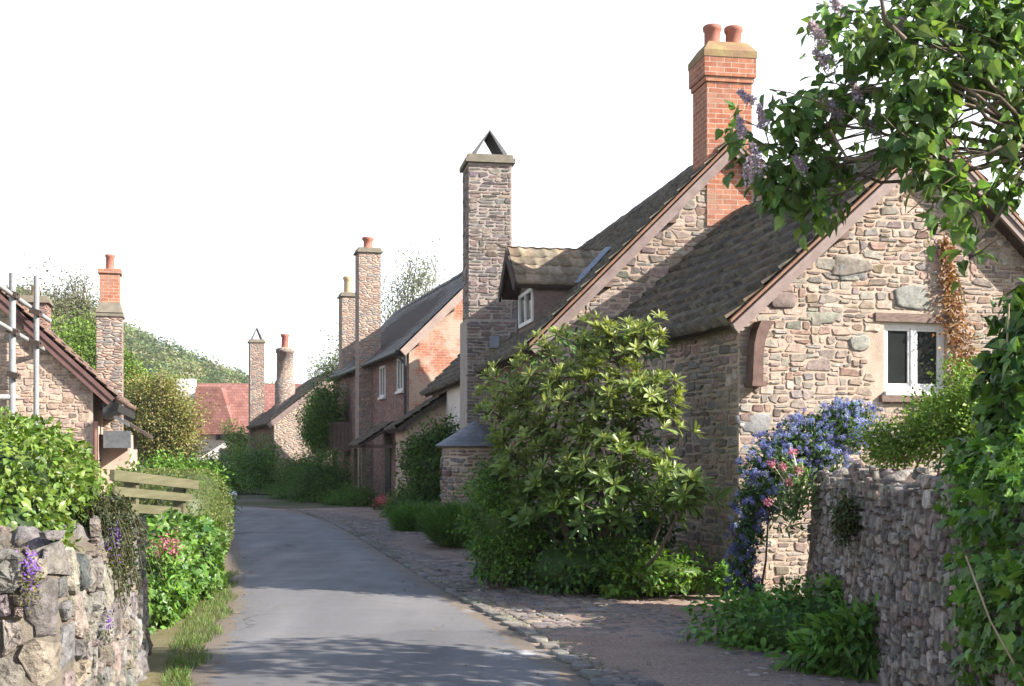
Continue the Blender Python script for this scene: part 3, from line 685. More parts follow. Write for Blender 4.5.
# cheeks and front
D_w = MB()
h2.uz(D_w, [(uF, uslope(0) * 0 + zb2 + (uF - ub2) * sl2), (uslope(dz_e), dz_e), (uF, dz_e)], ve + .13, ve + .2)
h2.uz(D_w, [(uF, zb2 + (uF - ub2) * sl2), (uslope(dz_e), dz_e), (uF, dz_e)], vw - .2, vw - .13)
zf0 = zb2 + (uF - ub2) * sl2 - .05
h2.vz(D_w, [(ve + .2, zf0 + .05), (vw - .2, zf0 + .05), (vw - .2, zf0 + .2), (ve + .2, zf0 + .2)], uF, uF + .06)
h2.vz(D_w, [(ve + .13, dz_e - .02), (vw - .13, dz_e - .02), (dvc, dz_r - .1)], uF + .004, uF + .06)
dm = D_w.build('dormer', M['timber'], H2)
b = MB()
for s_ in (-1, 1):
    tile_roof(b, h2, (dvc + s_ * hw, dz_e), (dvc, dz_r), uF - .32, uslope(dz_r) + .12, .2, .24, .018, .028, [(.22, .165, .115), (.26, .2, .14), (.19, .15, .11), (.24, .2, .15)], g, 0, 0, along='u')
    e, r_ = np.array([dvc + s_ * hw, dz_e]), np.array([dvc, dz_r]); d = nrm(r_ - e); n_ = np.array([-d[1], d[0]]); n_ = n_ if n_[1] > 0 else -n_
    h2.vz(b, [e - n_ * .012, r_ - n_ * .012, r_ - n_ * .09, e - n_ * .09], uF - .28, uslope(dz_e) + .35, 1)
    h2.vz(b, [e + n_ * .02, r_ + n_ * .02, r_ - n_ * .15, e - n_ * .15], uF - .35 + .002 * s_, uF - .31, 1)
b.build('dormer_roof', [M['tile'], M['under']], dm)
b = MB(); w0, w1, q0, q1 = ve + .22, vw - .22, zf0 + .17, dz_e - .02
for a, c, e, f in ((w0, w1, q0, q0 + .06), (w0, w1, q1 - .06, q1), (w0, w0 + .06, q0 + .06, q1 - .06), (w1 - .06, w1, q0 + .06, q1 - .06), ((w0 + w1) / 2 - .03, (w0 + w1) / 2 + .03, q0 + .06, q1 - .06)):
    h2.box(b, uF - .03, uF + .04, a, c, e, f)
b.build('dormer_window', M['white'], dm)
b = MB(); h2.box(b, uF + .003, uF + .01, w0 + .03, w1 - .03, q0 + .03, q1 - .03); b.build('pane', M['glass'], dm)
b = MB(); q_ = nrm(np.array([uslope(dz_r) - uslope(dz_e), dz_r - dz_e]))
a_ = h2.P(uslope(dz_e) - .05, ve - .02, dz_e + .03); c_ = h2.P(uslope(dz_r), dvc - .05, dz_r + .06); beam(b, a_, c_, .12, .02); b.build('flashing', M['lead'], dm)
# tall stone stack on the front wall
YC = 23.0
pc = at(487, 0, YC); uc, vc = (pc - h2.o) @ h2.u, (pc - h2.o) @ h2.v
hwc = .41; zt = H + (YH - 157) * (YC - .3) / F
b = MB(); h2.box(b, uc - hwc, uc + hwc, vc - .42, vc + .42, -.2, zt - .14)
zstep = H + (YH - 322) * YC / F
h2.box(b, uc - hwc - .05, uc + hwc + .08, vc - .5, vc + .46, -.2, zstep)
CS = [(.20, .16, .14), (.23, .19, .165), (.18, .16, .15), (.26, .215, .18), (.15, .135, .125), (.22, .16, .14)]
SZC = [(2, 1, 4), (3, 1, 5), (4, 1, 5), (5, 1, 3), (3, 2, 2), (4, 2, 1.5)]
rubble_face(b, h2, 'u', uc - hwc, uc + hwc, zstep, zt - .16, vc - .42, -1, lambda *a: True, g, .062, .013, CS, SZC, 8)
rubble_face(b, h2, 'v', vc - .42, vc + .42, zstep, zt - .16, uc - hwc, -1, lambda *a: True, g, .062, .013, CS, SZC, 8)
rubble_face(b, h2, 'u', uc - hwc - .05, uc + hwc + .08, .3, zstep, vc - .5, -1, lambda *a: True, g, .062, .013, CS, SZC, 8)
ch2 = b.build('chimney', [m_noise('grey mortar', (.27, .235, .205), (.37, .32, .28), 6, .95, 60, .5), M['stone']], H2); lab(ch2, 'tall grey stone chimney with pitched slate cowl')
b = MB(); h2.box(b, uc - hwc - .06, uc + hwc + .06, vc - .49, vc + .49, zt - .138, zt - .05); h2.box(b, uc - hwc - .02, uc + hwc + .02, vc - .45, vc + .45, zt - .048, zt + .02)
b.build('chimney_cap', m_noise('mossy cap', (.13, .115, .088), (.22, .195, .15), 7), ch2)
b = MB(); zz = zt + .025
for s_ in (-1, 1):
    e = np.array([uc + s_ * .27, zz]); r_ = np.array([uc, zz + .44]); d = nrm(r_ - e); n_ = np.array([-d[1], d[0]]) * (1 if s_ < 0 else -1)
    h2.uz(b, [e, r_ + (np.array([0, .02]) if s_ < 0 else 0), r_ + np.array([0, .045]) * (1 if s_ < 0 else .95), e + n_ * .075], vc - .36, vc + .36)
lab(b.build('cowl', m_noise('dark slate', (.085, .085, .09), (.15, .15, .155), 8, .7), ch2), 'pitched slate cowl open at both ends')
for du, dvv, zz in ((.47, -.35, zstep - .12), (.5, -.3, zstep - .32), (.05, -.52, zstep - .42)):
    b = MB(); h2.box(b, uc + du - .09, uc + du + .09, vc + dvv - .06, vc + dvv - .03, zz - .12, zz + .1)
    b.build('flashing', M['lead'], ch2)
# bread oven bulge with slate cap at the foot of the stack
oc = at(476, 0, 21.9); zo = H + (YH - 447) * 21.7 / F
b = MB(); ro = .62
lathe(b, [oc[0], oc[1], -.2], [(ro, 0), (ro, zo + .2)], 28)
fr0 = None
def mapo(S, T, D):
    th = -math.pi / 2 + (S - 1.45) / ro; rr = ro + D
    return np.stack([oc[0] + rr * np.cos(th), oc[1] + rr * np.sin(th), T], -1)
r_ = pack(int(2.9 / .062), int(zo / .062), SZ, g) * .062
stones(b, r_, mapo, .03, g, CS, 9, .012, 1)
b.build('bread_oven', [M['mortar'], M['stone']], H2)
b = MB(); nk = 6
for k in range(nk):
    r0, r1 = .72 * (1 - k / nk) + .02, .72 * (1 - (k + 1) / nk) + .0
    za_, zb_ = zo + .02 + k * .075, zo + .02 + (k + 1) * .075 + .02
    n = 30
    for i in range(n):
        t0, t1 = 2 * math.pi * (i + .5 * (k % 2)) / n, 2 * math.pi * (i + 1 + .5 * (k % 2)) / n
        V = [(oc[0] + r * math.cos(t), oc[1] + r * math.sin(t), z) for r, t, z in ((r0, t0, za_ + .018), (r0, t1, za_ + .018), (r1, t1, zb_), (r1, t0, zb_), (r0, t0, za_ - .005), (r0, t1, za_ - .005))]
        b.add(V, [(0, 1, 2, 3), (4, 5, 1, 0)], 0, False, np.array((.14, .145, .155)) * g.uniform(.75, 1.25))
lathe(b, [oc[0], oc[1], zo - .03], [(.02, .02), (.70, .02), (.70, .04)], 28, 0, (.1, .1, .1))
b.build('oven_roof', M['slate'], H2)
# outshut at the far end, pale wall between
va = 12.2
b = MB(); zl_ = 2.28; zh_ = 3.0
h2.uz(b, [(-1.0, -.2), (-.03, -.2), (-.03, zh_ - .1), (-1.0, zl_ - .1)], va, va + 3.4); ou = b.build('outshut', M['renderpink'], H2)
b = MB(); tile_roof(b, h2, (-1.3, zl_ - .14), (-.02, zh_), va - .3, va + 3.5, .2, .27, .03, .03, TC1, g); slope_slab(b, h2, (-1.26, zl_ - .13), (-.03, zh_), va - .26, va + 3.5, .12, 1); b.build('outshut_roof', [M['tile'], M['under']], ou)
b = MB(); h2.box(b, -.05, -.021, 8.2, 15.2, 1.0, top2(0) - .03); b.build('rendered_panel', M['render'], H2)

# =================================================================== HOUSE 3 (red brick gable)
g = np.random.default_rng(23)
p = at(409, 0, 34.0); h3 = Fr(p[0], 34.0, 16.3)
OV3 = .2
ub3, zb3 = h3.gable(403, 346, -OV3); ua3, za3 = h3.gable(497, 254, -OV3); sl3 = (za3 - zb3) / (ua3 - ub3); W3 = 2 * ua3; L3 = 15.5
top3 = lambda u: za3 - .13 - sl3 * abs(u - ua3)
H3 = thing('brick_gabled_cottage', 'two storey cottage with worn red brick gable and a porch on the lane', 'house', h3.P(ua3, L3 / 2, 0), 'cottages on the right of the lane')
b = MB(); h3.uz(b, [(0, -.2), (W3, -.2), (W3, top3(W3)), (ua3, top3(ua3)), (0, top3(0))], 0, L3, 0); b.build('wall', M['brickgable'], H3)
b = MB(); h3.box(b, -.02, -.003, .05, L3, -.2, top3(0) - .02); b.build('front_wall', M['stonepink'], H3)
b = MB(); TC3 = [(.095, .095, .098), (.08, .082, .086), (.11, .105, .105)]
eU3, eZ3 = ub3 - .1, zb3 - .1 * sl3
for s_ in (0, 1):
    e = (eU3, eZ3) if not s_ else (2 * ua3 - eU3, eZ3)
    tile_roof(b, h3, e, (ua3, za3), -OV3, L3 + .1, .25, .25, .008, .022, TC3, g, 0, .08, q=4); slope_slab(b, h3, e, (ua3, za3 - .02), -OV3 + .04, L3 + .08, .12, 1)
ridge_tiles(b, h3, ua3, za3 + .02, -OV3, L3, .1, g, (.12, .11, .1)); rf3 = b.build('roof', [M['slate'], M['under']], H3)
for s_ in (0, 1):
    b = MB(); e = (eU3, eZ3) if not s_ else (2 * ua3 - eU3, eZ3); bargeboard(b, h3, e, (ua3, za3), -OV3 - .02 + .003 * s_, .24); b.build('bargeboard', m_noise('pinkish board', (.27, .2, .17), (.36, .28, .24)), rf3)
for px in (415, 450):
    u_, _ = h3.gable(px, 340, -.1); b = MB(); h3.box(b, u_ - .11, u_ + .11, -OV3 + .03, 0, top3(u_) - .2, top3(u_) + .02); b.build('purlin_end', M['under'], H3)
def casement(fr, name, u, v0, v1, z0, z1, parent, split=2, mat='white'):
    b = MB(); f = .07
    for a, c, e, q in ((v0, v1, z0, z0 + f), (v0, v1, z1 - f, z1), (v0, v0 + f, z0 + f, z1 - f), (v1 - f, v1, z0 + f, z1 - f)): fr.box(b, u - .05, u - .0, a, c, e, q)
    for i in range(1, split): m_ = v0 + (v1 - v0) * i / split; fr.box(b, u - .045, u - .0, m_ - .03, m_ + .03, z0 + f, z1 - f)
    fr.box(b, u - .10, u - .0, v0 - .05, v1 + .05, z0 - .07, z0 - .004)
    w = b.build(name, M[mat], parent); b = MB(); fr.box(b, u - .018, u - .006, v0 + .04, v1 - .04, z0 + .04, z1 - .04); b.build('pane', M['glass'], w); return w
for px, py0, py1 in ((402, 358, 391), (384, 366, 397), (402.5, 449, 486)):
    v_, z1_ = h3.front(px, py0, 0); z0_ = h3.front(px, py1, 0)[1]; casement(h3, 'window', -.02, v_ - .45, v_ + .45, z0_, z1_, H3)
b = MB(); tube(b, [h3.P(-.12, -.05, eZ3 - .1), h3.P(-.12, -.05, 0)], .045, 8); tube(b, [h3.P(eU3 - .05, -.1, eZ3 - .06), h3.P(eU3 - .05, 11.5, eZ3 - .06)], .06, 8)
tube(b, [h3.P(eU3 - .02, .2, eZ3 - .1), h3.P(-.12, -.05, eZ3 - .4)], .04, 6)
b.build('gutter', M['bottle'], H3)
def stack(fr, u0, u1, v0, v1, z1, mat, parent, label, thin=False, base=-.2):
    b = MB(); fr.box(b, u0, u1, v0, v1, base, z1); c = b.build('chimney', mat, parent); lab(c, label)
    b = MB(); q = .03 if thin else .06; fr.box(b, u0 - q, u1 + q, v0 - q, v1 + q, z1 + .002, z1 + .07)
    if not thin: fr.box(b, u0 - .01, u1 + .01, v0 - .01, v1 + .01, z1 + .072, z1 + .16)
    b.build('chimney_cap', bpy.data.materials.get('mossy cap'), c); return c
def chimney_at(fr, pxl, pxr, py, Y, depth, mat, parent, label, base=-.2, thin=False):
    a = at(pxl, 0, Y); c = at(pxr, 0, Y); ua_, va_ = (a - fr.o) @ fr.u, (a - fr.o) @ fr.v; uc_ = (c - fr.o) @ fr.u
    z1 = H + (YH - py) * Y / F - .16
    return stack(fr, ua_, uc_, va_, va_ + depth, z1, mat, parent, label, thin, base), fr.P((ua_ + uc_) / 2, va_ + depth / 2, z1 + .15), (ua_, uc_, va_)
M['stack'] = m_stone('stack stone', [(.30, .22, .18), (.36, .28, .225), (.27, .235, .21), (.40, .30, .23), (.33, .225, .17)], (.36, .30, .245), 4.8, 14)
cA, tA, (uA0, uA1, vA) = chimney_at(h3, 359, 382, 247, 39.6, .8, M['stack'], H3, 'taller stone chimney with flared red pot')
b = MB(); lathe(b, tA, [(.2, 0), (.19, .06), (.15, .1), (.15, .28), (.2, .33), (.2, .4), (.15, .42), (.12, .4)], 14); b.build('chimney_pot', M['pot'], cA)
cB, tB, _ = chimney_at(h3, 342, 359, 292, 46.5, .9, M['stack'], H3, 'shorter stone chimney with pale ridged pot')
b = MB(); lathe(b, tB + np.array([.0, 0, 0]), [(.19, 0)] + [(.19 - .02 * (i % 2), .08 * i + .04) for i in range(7)] + [(.22, .62), (.2, .68), (.13, .66)], 14); b.build('chimney_pot', M['potpale'], cB)
# jettied timber bay on a post
b = MB(); bv, bz1 = h3.front(340, 420, 0)
by = 44.0; a = at(329, 0, by); c = at(357, 0, by); ua_, va_, uc_ = (a - h3.o) @ h3.u, (a - h3.o) @ h3.v, (c - h3.o) @ h3.u
z0, z1 = H - 1 * by / F, H + 28 * by / F
h3.box(b, ua_, uc_ + .3, va_, va_ + 1.6, z0, z1)
nb = 9
for k in range(nb): w_ = (uc_ + .3 - ua_) / nb; h3.box(b, ua_ + k * w_ + .01, ua_ + (k + .8) * w_, va_ - .03 - .012 * (k % 2), va_ - .002, z0 + .08, z1 - .12)
for k in range(8): h3.box(b, ua_ - .03 - .01 * (k % 2), ua_ - .002, va_ + .2 * k + .01, va_ + .2 * k + .16, z0 + .08, z1 - .12)
h3.box(b, ua_ - .06, uc_ + .3, va_ - .07, va_ - .045, z1 - .11, z1 - .02)
bay = b.build('bay', M['timber'], H3); b = MB()
h3.box(b, ua_ + .15, ua_ + .3, va_ + .1, va_ + .25, -.1, z0 - .003); b.build('post', M['plankgrey'], bay)
# porch
b = MB(); pv = h3.front(392, 430, 0)[0]; pr0, pr1 = (-1.1, 1.75), (-.03, 2.45)
h3.box(b, -1.0, -.04, pv - .4, pv - .3, 1.66, 1.76)
po = b.build('porch', M['timber'], H3)
for q in (-.4, 1.2):
    b = MB(); h3.box(b, -.98, -.86, pv + q, pv + q + .14, -.1, 1.655); b.build('post', M['plankgrey'], po)
b = MB(); tile_roof(b, h3, pr0, pr1, pv - .6, pv + 1.5, .2, .26, .025, .03, TC1, g); slope_slab(b, h3, pr0, pr1, pv - .58, pv + 1.48, .1, 1); b.build('porch_roof', [M['tile'], M['under']], po)
b = MB(); h3.box(b, -.055, -.022, pv + .0, pv + .9, 0, 1.95); lab(b.build('entrance_shade', M['bottle'], H3), 'dark panel standing in for the shade of the open porch entrance')  # dark sheet painted for the shade inside the open entrance

# =================================================================== HOUSE 4 (pale stone gable at the bend)
g = np.random.default_rng(24)
p = at(274, 0, 52.0); h4 = Fr(p[0], 52.0, 17.5)
ub4, zb4 = h4.gable(270, 421, -.2); ua4, za4 = h4.gable(338, 369, -.2); sl4 = (za4 - zb4) / (ua4 - ub4); W4 = 2 * ua4; L4 = 9.5
top4 = lambda u: za4 - .12 - sl4 * abs(u - ua4)
H4 = thing('pale_cottage', 'pale stone cottage at the bend with sunlit gable and two slim stacks', 'house', h4.P(ua4, L4 / 2, 0), 'cottages on the right of the lane')
b = MB(); h4.uz(b, [(0, -.2), (W4, -.2), (W4, top4(W4)), (ua4, top4(ua4)), (0, top4(0))], 0, L4, 0); b.build('wall', M['stonelight'], H4)
b = MB(); h4.box(b, -.02, -.003, .05, L4, -.2, top4(0)); b.build('front_wall', M['stonepink'], H4)
b = MB()
for s_ in (0, 1):
    e = (ub4 - .15, zb4 - .15 * sl4) if not s_ else (2 * ua4 - ub4 + .15, zb4 - .15 * sl4)
    tile_roof(b, h4, e, (ua4, za4), -.2, L4 + .1, .25, .28, .02, .025, [(.17, .13, .105), (.14, .115, .1), (.2, .14, .11)], g, q=4); slope_slab(b, h4, e, (ua4, za4 - .02), -.16, L4 + .08, .14, 1)
rf4 = b.build('roof', [M['tile'], M['under']], H4)
b = MB(); bargeboard(b, h4, (ub4 - .15, zb4 - .15 * sl4), (ua4, za4), -.22, .24); b.build('bargeboard', M['board'], rf4)
cC, tC, _ = chimney_at(h4, 250, 265, 339, 60, .75, M['stonefar'], H4, 'slim stone chimney with slate cowl')
b = MB(); c_ = tC; 
for s_ in (-1, 1): prism(b, [c_ + h4.u * .3 * s_ - h4.v * .3, c_ + np.array([0, 0, .62]) - h4.v * .3, c_ + np.array([0, 0, .56]) - h4.v * .3, c_ + h4.u * .22 * s_ - h4.v * .3], h4.v * .6)
b.build('cowl', bpy.data.materials['dark slate'], cC)
b = MB(); c_ = at(285, 0, 57); z1_ = H + (YH - 349) * 57 / F; lathe(b, [c_[0], c_[1], 2.0], [(.48, 0), (.48, z1_ - 3.55), (.41, z1_ - 3.5), (.39, z1_ - 2.2), (.44, z1_ - 2.19), (.44, z1_ - 2.0), (.1, z1_ - 1.9)], 16)
cD = lab(b.build('chimney', M['stonefar'], H4), 'round stone chimney with tall red pot')
b = MB(); lathe(b, [c_[0], c_[1], z1_ + .05], [(.18, 0), (.16, .5), (.21, .56), (.21, .66), (.14, .66)], 12); b.build('chimney_pot', M['pot'], cD)

# =================================================================== far white house with red roof
hw_ = Fr(*at(206, 0, 88)[:2], 8)
HW = thing('white_house', 'far white rendered house with red tiled roofs beyond the bend', 'house', hw_.P(2.5, 3, 0))
b = MB(); hw_.box(b, -.8, 9, 0, 6, -.2, 3.05); hw_.box(b, -1.2, -.8, .5, 6, -.2, 2.2); b.build('wall', M['whitewall'], HW)
b = MB()
zR = H + (YH - 384) * 92 / F
hw_.vz(b, [(-.5, 2.8), (3.0, zR), (6.5, 2.8)], -1.0, 10, 0); 
hw_.uz(b, [(-1.0, 2.75), (2.2, 2.75), (1.2, zR - .5), (-.6, zR - .5)], -1.2, 2.0, 0)
hw_.uz(b, [(-4.5, 1.2), (-.9, 1.2), (-1.2, 2.0), (-2.6, 2.5)], -2.0, -.2, 0)
hw_.uz(b, [(3.6, .9), (6.2, .9), (4.9, 2.4)], -2.6, -.2, 1)
b.build('roof', [M['redroof'], m_noise('old thatch', (.2, .17, .1), (.28, .24, .15), 3)], HW)
b = MB(); c_ = at(192, 0, 86); hw_.box(b, -2.3, -1.0, 1.5, 2.6, 0, H + (YH - 376) * 86 / F); lab(b.build('chimney', M['whitewall'], HW), 'stout whitewashed chimney')
for px, py, w_, h_ in ((222, 434, .9, .9), (229, 455, 1.3, 1.0), (238, 434, .7, .7)):
    u_, z_ = hw_.gable(px, py, 0); b = MB(); hw_.box(b, u_ - w_ / 2, u_ + w_ / 2, -.05, -.004, z_ - h_ / 2, z_ + h_ / 2); wn = b.build('window', M['timber'], HW)
    b = MB(); hw_.box(b, u_ - w_ / 2 + .08, u_ + w_ / 2 - .08, -.07, -.054, z_ - h_ / 2 + .08, z_ + h_ / 2 - .08); b.build('pane', M['glass'], wn)

# =================================================================== LEFT HOUSE with scaffold
g = np.random.default_rng(25)
p = at(93, 0, 25.0); hl = Fr(p[0], 25.0, 14.6)
# u runs from the lane-side corner (0) away to the left (negative)
u1_, z1_ = hl.gable(103, 386, -.12); u0_, z0_ = hl.gable(0, 292, -.12); slL = (z0_ - z1_) / (u0_ - u1_)
uaL = -3.6; zaL = z1_ + slL * (uaL - u1_); topL = lambda u: zaL - .14 + slL * abs(u - uaL)
HL = thing('stone_house', 'warm stone house on the left behind scaffold poles, with one tall brick-topped stack', 'house', hl.P(uaL, 3, 0))
b = MB(); hl.uz(b, [(0, -.2), (0, topL(0)), (uaL, topL(uaL)), (2 * uaL, topL(2 * uaL)), (2 * uaL, -.2)], 0, 7.5, 0)
rubble_face(b, hl, 'u', -3.4, -.02, 1.2, zaL, 0, -1, lambda a, c, d, e: topL((a + d) / 2) > e - .03, g, .062, .018, [(.40, .29, .22), (.35, .26, .205), (.43, .33, .25), (.32, .25, .21)], SZ, 9)
b.build('wall', [M['renderpink'], M['stone']], HL)
b = MB(); e = (u1_ + .25, z1_ + slL * .25)
for ee in (e, (2 * uaL - e[0], e[1])):
    tile_roof(b, hl, ee, (uaL, zaL), -.14, 7.7, .22, .28, .03, .035, [(.16, .10, .08), (.14, .09, .075), (.18, .12, .095)], g); slope_slab(b, hl, ee, (uaL, zaL - .02), -.10, 7.66, .14, 1)
rl = b.build('roof', [M['tile'], M['under']], HL)
b = MB(); d = nrm(np.array([uaL - e[0], zaL - e[1]])); n_ = np.array([d[1], -d[0]]); n_ = n_ if n_[1] > 0 else -n_
E, A_ = np.array(e), np.array([uaL, zaL])
hl.uz(b, [E - n_ * .02, A_ - n_ * .02, A_ - n_ * .24, E - n_ * .22], -.17, -.11); hl.uz(b, [E - n_ * .03, A_ - n_ * .03, A_ - n_ * .1, E - n_ * .1], -.20, -.172)
b.build('bargeboard', m_noise('maroon board', (.10, .055, .05), (.15, .085, .075), 5, .6), rl)
b = MB(); hl.uz(b, [(e[0] + .02, e[1] - .10), (e[0] - .02, e[1] - .26), (e[0] - .24, e[1] - .42), (e[0] - .28, e[1] - .12)], -.10, 7.6); b.build('eaves_box', M['bottle'], rl)
b = MB(); tube(b, [hl.P(.06, -.08, e[1] - .5), hl.P(.06, -.08, 0)], .05, 8); b.build('drainpipe', m_noise('rusty red pipe', (.25, .13, .1), (.33, .18, .14)), HL)
cL, tL, (a_, c_u, v_) = chimney_at(hl, 96.5, 121.5, 309, 27.5, .62, M['stonefar'], HL, 'tall stone stack finished in orange brick with one red pot', thin=True)
b = MB(); z_ = tL[2] - .06
V0 = hl.P([a_ - .02, c_u + .02, c_u + .02, a_ - .02], [v_ - .02, v_ - .02, v_ + .64, v_ + .64], z_ + .0); V1 = hl.P([a_ + .05, c_u - .05, c_u - .05, a_ + .05], [v_ + .05, v_ + .05, v_ + .57, v_ + .57], z_ + .24)
b.add(np.concatenate([V0, V1]), [(3, 2, 1, 0), (4, 5, 6, 7)] + [(i, (i + 1) % 4, 4 + (i + 1) % 4, 4 + i) for i in range(4)]); b.build('weathering', bpy.data.materials['mossy cap'], cL)
b = MB(); zt1 = H + (YH - 268) * 27.5 / F; hl.box(b, a_ + .06, c_u - .06, v_ + .06, v_ + .56, z_ + .2, zt1 - .1); hl.box(b, a_ + .02, c_u - .02, v_ + .02, v_ + .6, zt1 - .099, zt1)
bt = b.build('brick_top', M['brick'], cL)
b = MB(); pc = hl.P((a_ + c_u) / 2, v_ + .3, zt1); lathe(b, pc, [(.12, 0), (.10, .05), (.095, .28), (.115, .31), (.115, .36), (.08, .36)], 14); b.build('chimney_pot', M['pot'], cL)
# stumpy stack with buff pot behind the ridge
cS, tS, _ = chimney_at(hl, 19, 46, 295, 27.0, .8, M['stonepink'], HL, 'stumpy rendered stack with buff pot', base=2.0)
b = MB(); lathe(b, tS - np.array([0, 0, .1]), [(.12, 0), (.10, .05), (.09, .35), (.11, .38), (.07, .38)], 12); b.build('chimney_pot', M['potpale'], cS)
# lower white lean-to beside the stack
b = MB(); wv = 3.0; hl.box(b, .003, .62, 2.0, 5.5, -.2, 1.95); ln = b.build('lean_to', M['renderpink'], HL)
b = MB(); hl.uz(b, [(-.1, 2.65), (1.0, 1.95), (1.0, 1.88), (-.1, 2.55)], 3.4, 5.7); b.build('lean_to_roof', M['under'], ln)
b = MB(); q0 = at(97, 448, 26.6); q1 = at(123, 431, 26.6); hl.box(b, .1, .66, 1.4, 1.95, q0[2], q1[2]); hl.uz(b, [(.02, q1[2] + .55), (.62, q1[2] + .18), (.62, q1[2] + .10), (.02, q1[2] + .47)], 1.6, 1.96); b.build('meter_box', m_noise('grey slate panel', (.075, .08, .088), (.13, .137, .145), 9, .8), ln)
# scaffold
SF = thing('scaffold', 'galvanised scaffold of clamped tubes in front of the left stone house', 'scaffold', at(25, 500, 24.2) * np.array([1, 1, 0]))
def pole(p0, p1, m='steel', r=.05):
    b = MB(); tube(b, [p0, p1], r, 10); return b.build('pole', M[m], SF)
b1 = at(12, 410, 23.9); t1 = at(12.5, 273, 23.9); pole(b1 * np.array([1, 1, 0]), t1, r=.065)
b2 = at(36, 410, 24.3); t2 = at(36.5, 276, 24.3); lab(pole(b2 * np.array([1, 1, 0]), t2, r=.055), 'dull grey upright pole')
for (y0, y1) in ((286, 321), (324, 353)): pole(at(-6, y0 - 4, 23.4), at(50, y1, 24.8), r=.045)
pole(at(-8, 397, 23.6), at(16, 397, 24.0), r=.06)
for px, py, Y in ((13, 294, 23.9), (36, 312, 24.3), (13, 331, 23.9), (36, 343, 24.3), (14, 375, 23.9)):
    b = MB(); c_ = at(px, py, Y - .02); obox(b, c_, (.1, 0, -.03), (0, .09, 0), (.0, 0, .06)); tube(b, [c_ + np.array([-.12, -.05, 0]), c_ + np.array([.13, -.05, 0])], .025, 6); b.build('clamp', M['under'], SF)

# =================================================================== NEAR WALLS
def path_wall(name, pts, hf, thick, side, g, sizes, cell, depth, cols, label, corner_r=0, mort='mortar_dark', gap=.012, K=13, ztop_stones=True, batter=.06, group=None):
    P = smooth(pts, 8); seg = np.linalg.norm(np.diff(P, axis=0), axis=1); S = np.concatenate([[0], np.cumsum(seg)]); Ltot = S[-1]
    T = nrm(np.gradient(P, axis=0)); Nn = np.stack([-T[:, 1], T[:, 0]], 1) * side
    def pos(s, z, d):
        s = np.clip(s, 0, Ltot); x = np.interp(s, S, P[:, 0]); y = np.interp(s, S, P[:, 1]); nx = np.interp(s, S, Nn[:, 0]); ny = np.interp(s, S, Nn[:, 1])
        l = np.sqrt(nx * nx + ny * ny); dd = d - batter * z
        return np.stack([x + nx / l * dd, y + ny / l * dd, z + 0 * x], -1)
    root = thing(name, label, 'wall', [*P[len(P) // 2], 0], group)
    PR = ((.97, .55), (.88, .85), (.62, 1.), (.3, 1.)); b = MB(); ss = np.linspace(0, Ltot, 60); hh = np.array([hf(s) for s in ss]) - .06
    rings = [pos(ss, np.zeros(60) - .1, 0.), pos(ss, hh - .1, 0.), pos(ss, hh, -.1), pos(ss, hh, -thick + .1), pos(ss, hh - .1, -thick), pos(ss, np.zeros(60) - .1, -thick)]
    V = np.stack(rings, 1).reshape(-1, 3); m = 6
    Fs = [(i * m + j, i * m + j + 1, (i + 1) * m + j + 1, (i + 1) * m + j) for i in range(59) for j in range(m - 1)]
    b.add(V, np.array(Fs), 0, True); b.add(V[:6], [tuple(range(6))]); b.add(V[-6:], [tuple(range(6))])
    zm = max(hf(s) for s in ss)
    r = pack(int(Ltot / cell), int(zm / cell), sizes, g) * cell
    r = r[[hf(a + w / 2) > c + h * .75 for a, c, w, h in r]]
    stones(b, r, pos, depth, g, cols, K, gap, 1, 3.8, .10, .17, .02, PR if K > 8 else ((.95, .75), (.72, 1.)), .2, .006, K > 20)
    if ztop_stones:                                   # cap stones laid along the top
        rt = pack(int(Ltot / .09), int(thick / .09), [(2, 2, 4), (3, 2, 4), (2, 3, 3), (3, 3, 2)], g) * .09
        def mt(s, t, d):
            h_ = np.array([hf(q) for q in np.clip(s, 0, Ltot).ravel()]).reshape(s.shape) - .07
            e = np.minimum(t, thick - t); h_ = h_ - .09 * np.clip(1 - e / .12, 0, 1)
            return pos(s, h_ + d, -t)
        stones(b, rt, mt, depth * .9, g, cols, K, gap, 1, 3.6, .1, .15, .04, PR, .16)
        # end faces
        for s_e, sg in ((0., -1), (Ltot, 1)):
            re = pack(int(thick / cell), int((hf(s_e) - .05) / cell), sizes, g) * cell
            tt = T[0] if s_e == 0 else T[-1]
            def me_(s, z, d):
                q = pos(np.full(s.shape, s_e), z, -s); q[..., 0] += tt[0] * sg * d; q[..., 1] += tt[1] * sg * d; return q
            stones(b, re, me_, depth, g, cols, K, gap, 1, 3.6, .1, .15, .03, PR, .16)
    b.build('stonework', [M[mort], M['wallstone']], root)
    return root, pos, Ltot
g = np.random.default_rng(31)
LWC = [(.19, .172, .148), (.175, .162, .145), (.21, .188, .155), (.155, .148, .138), (.195, .163, .135), (.18, .17, .158)]
M['mortar_left'] = m_noise('weathered earth mortar', (.09, .077, .06), (.17, .145, .115), 7, .95, 50, .8, .02, .1)
def hl_f(s): return 1.24 + .035 * math.sin(s * 7) + .03 * math.sin(s * 13 + 1) - (.12 if 3.1 < s < 3.9 else 0) - max(0, s - 4) * .05
WL, posL, LL = path_wall('stone_wall', [(-4.6, 4.55), (-3.4, 4.78), (-2.6, 4.96), (-2.08, 5.06), (-1.95, 5.32), (-2.1, 6.2), (-2.52, 8.0), (-2.86, 9.4)], hl_f, .5, -1, g,
    [(4, 2, 3), (5, 3, 3), (6, 3, 3), (4, 4, 2), (8, 4, 2), (3, 2, 4), (2, 1, 2), (9, 5, .6)], .052, .034, LWC, 'bulky weathered rubble wall under the laurel hedge in the left corner', mort='mortar_left', gap=.007, K=12)
g = np.random.default_rng(32)
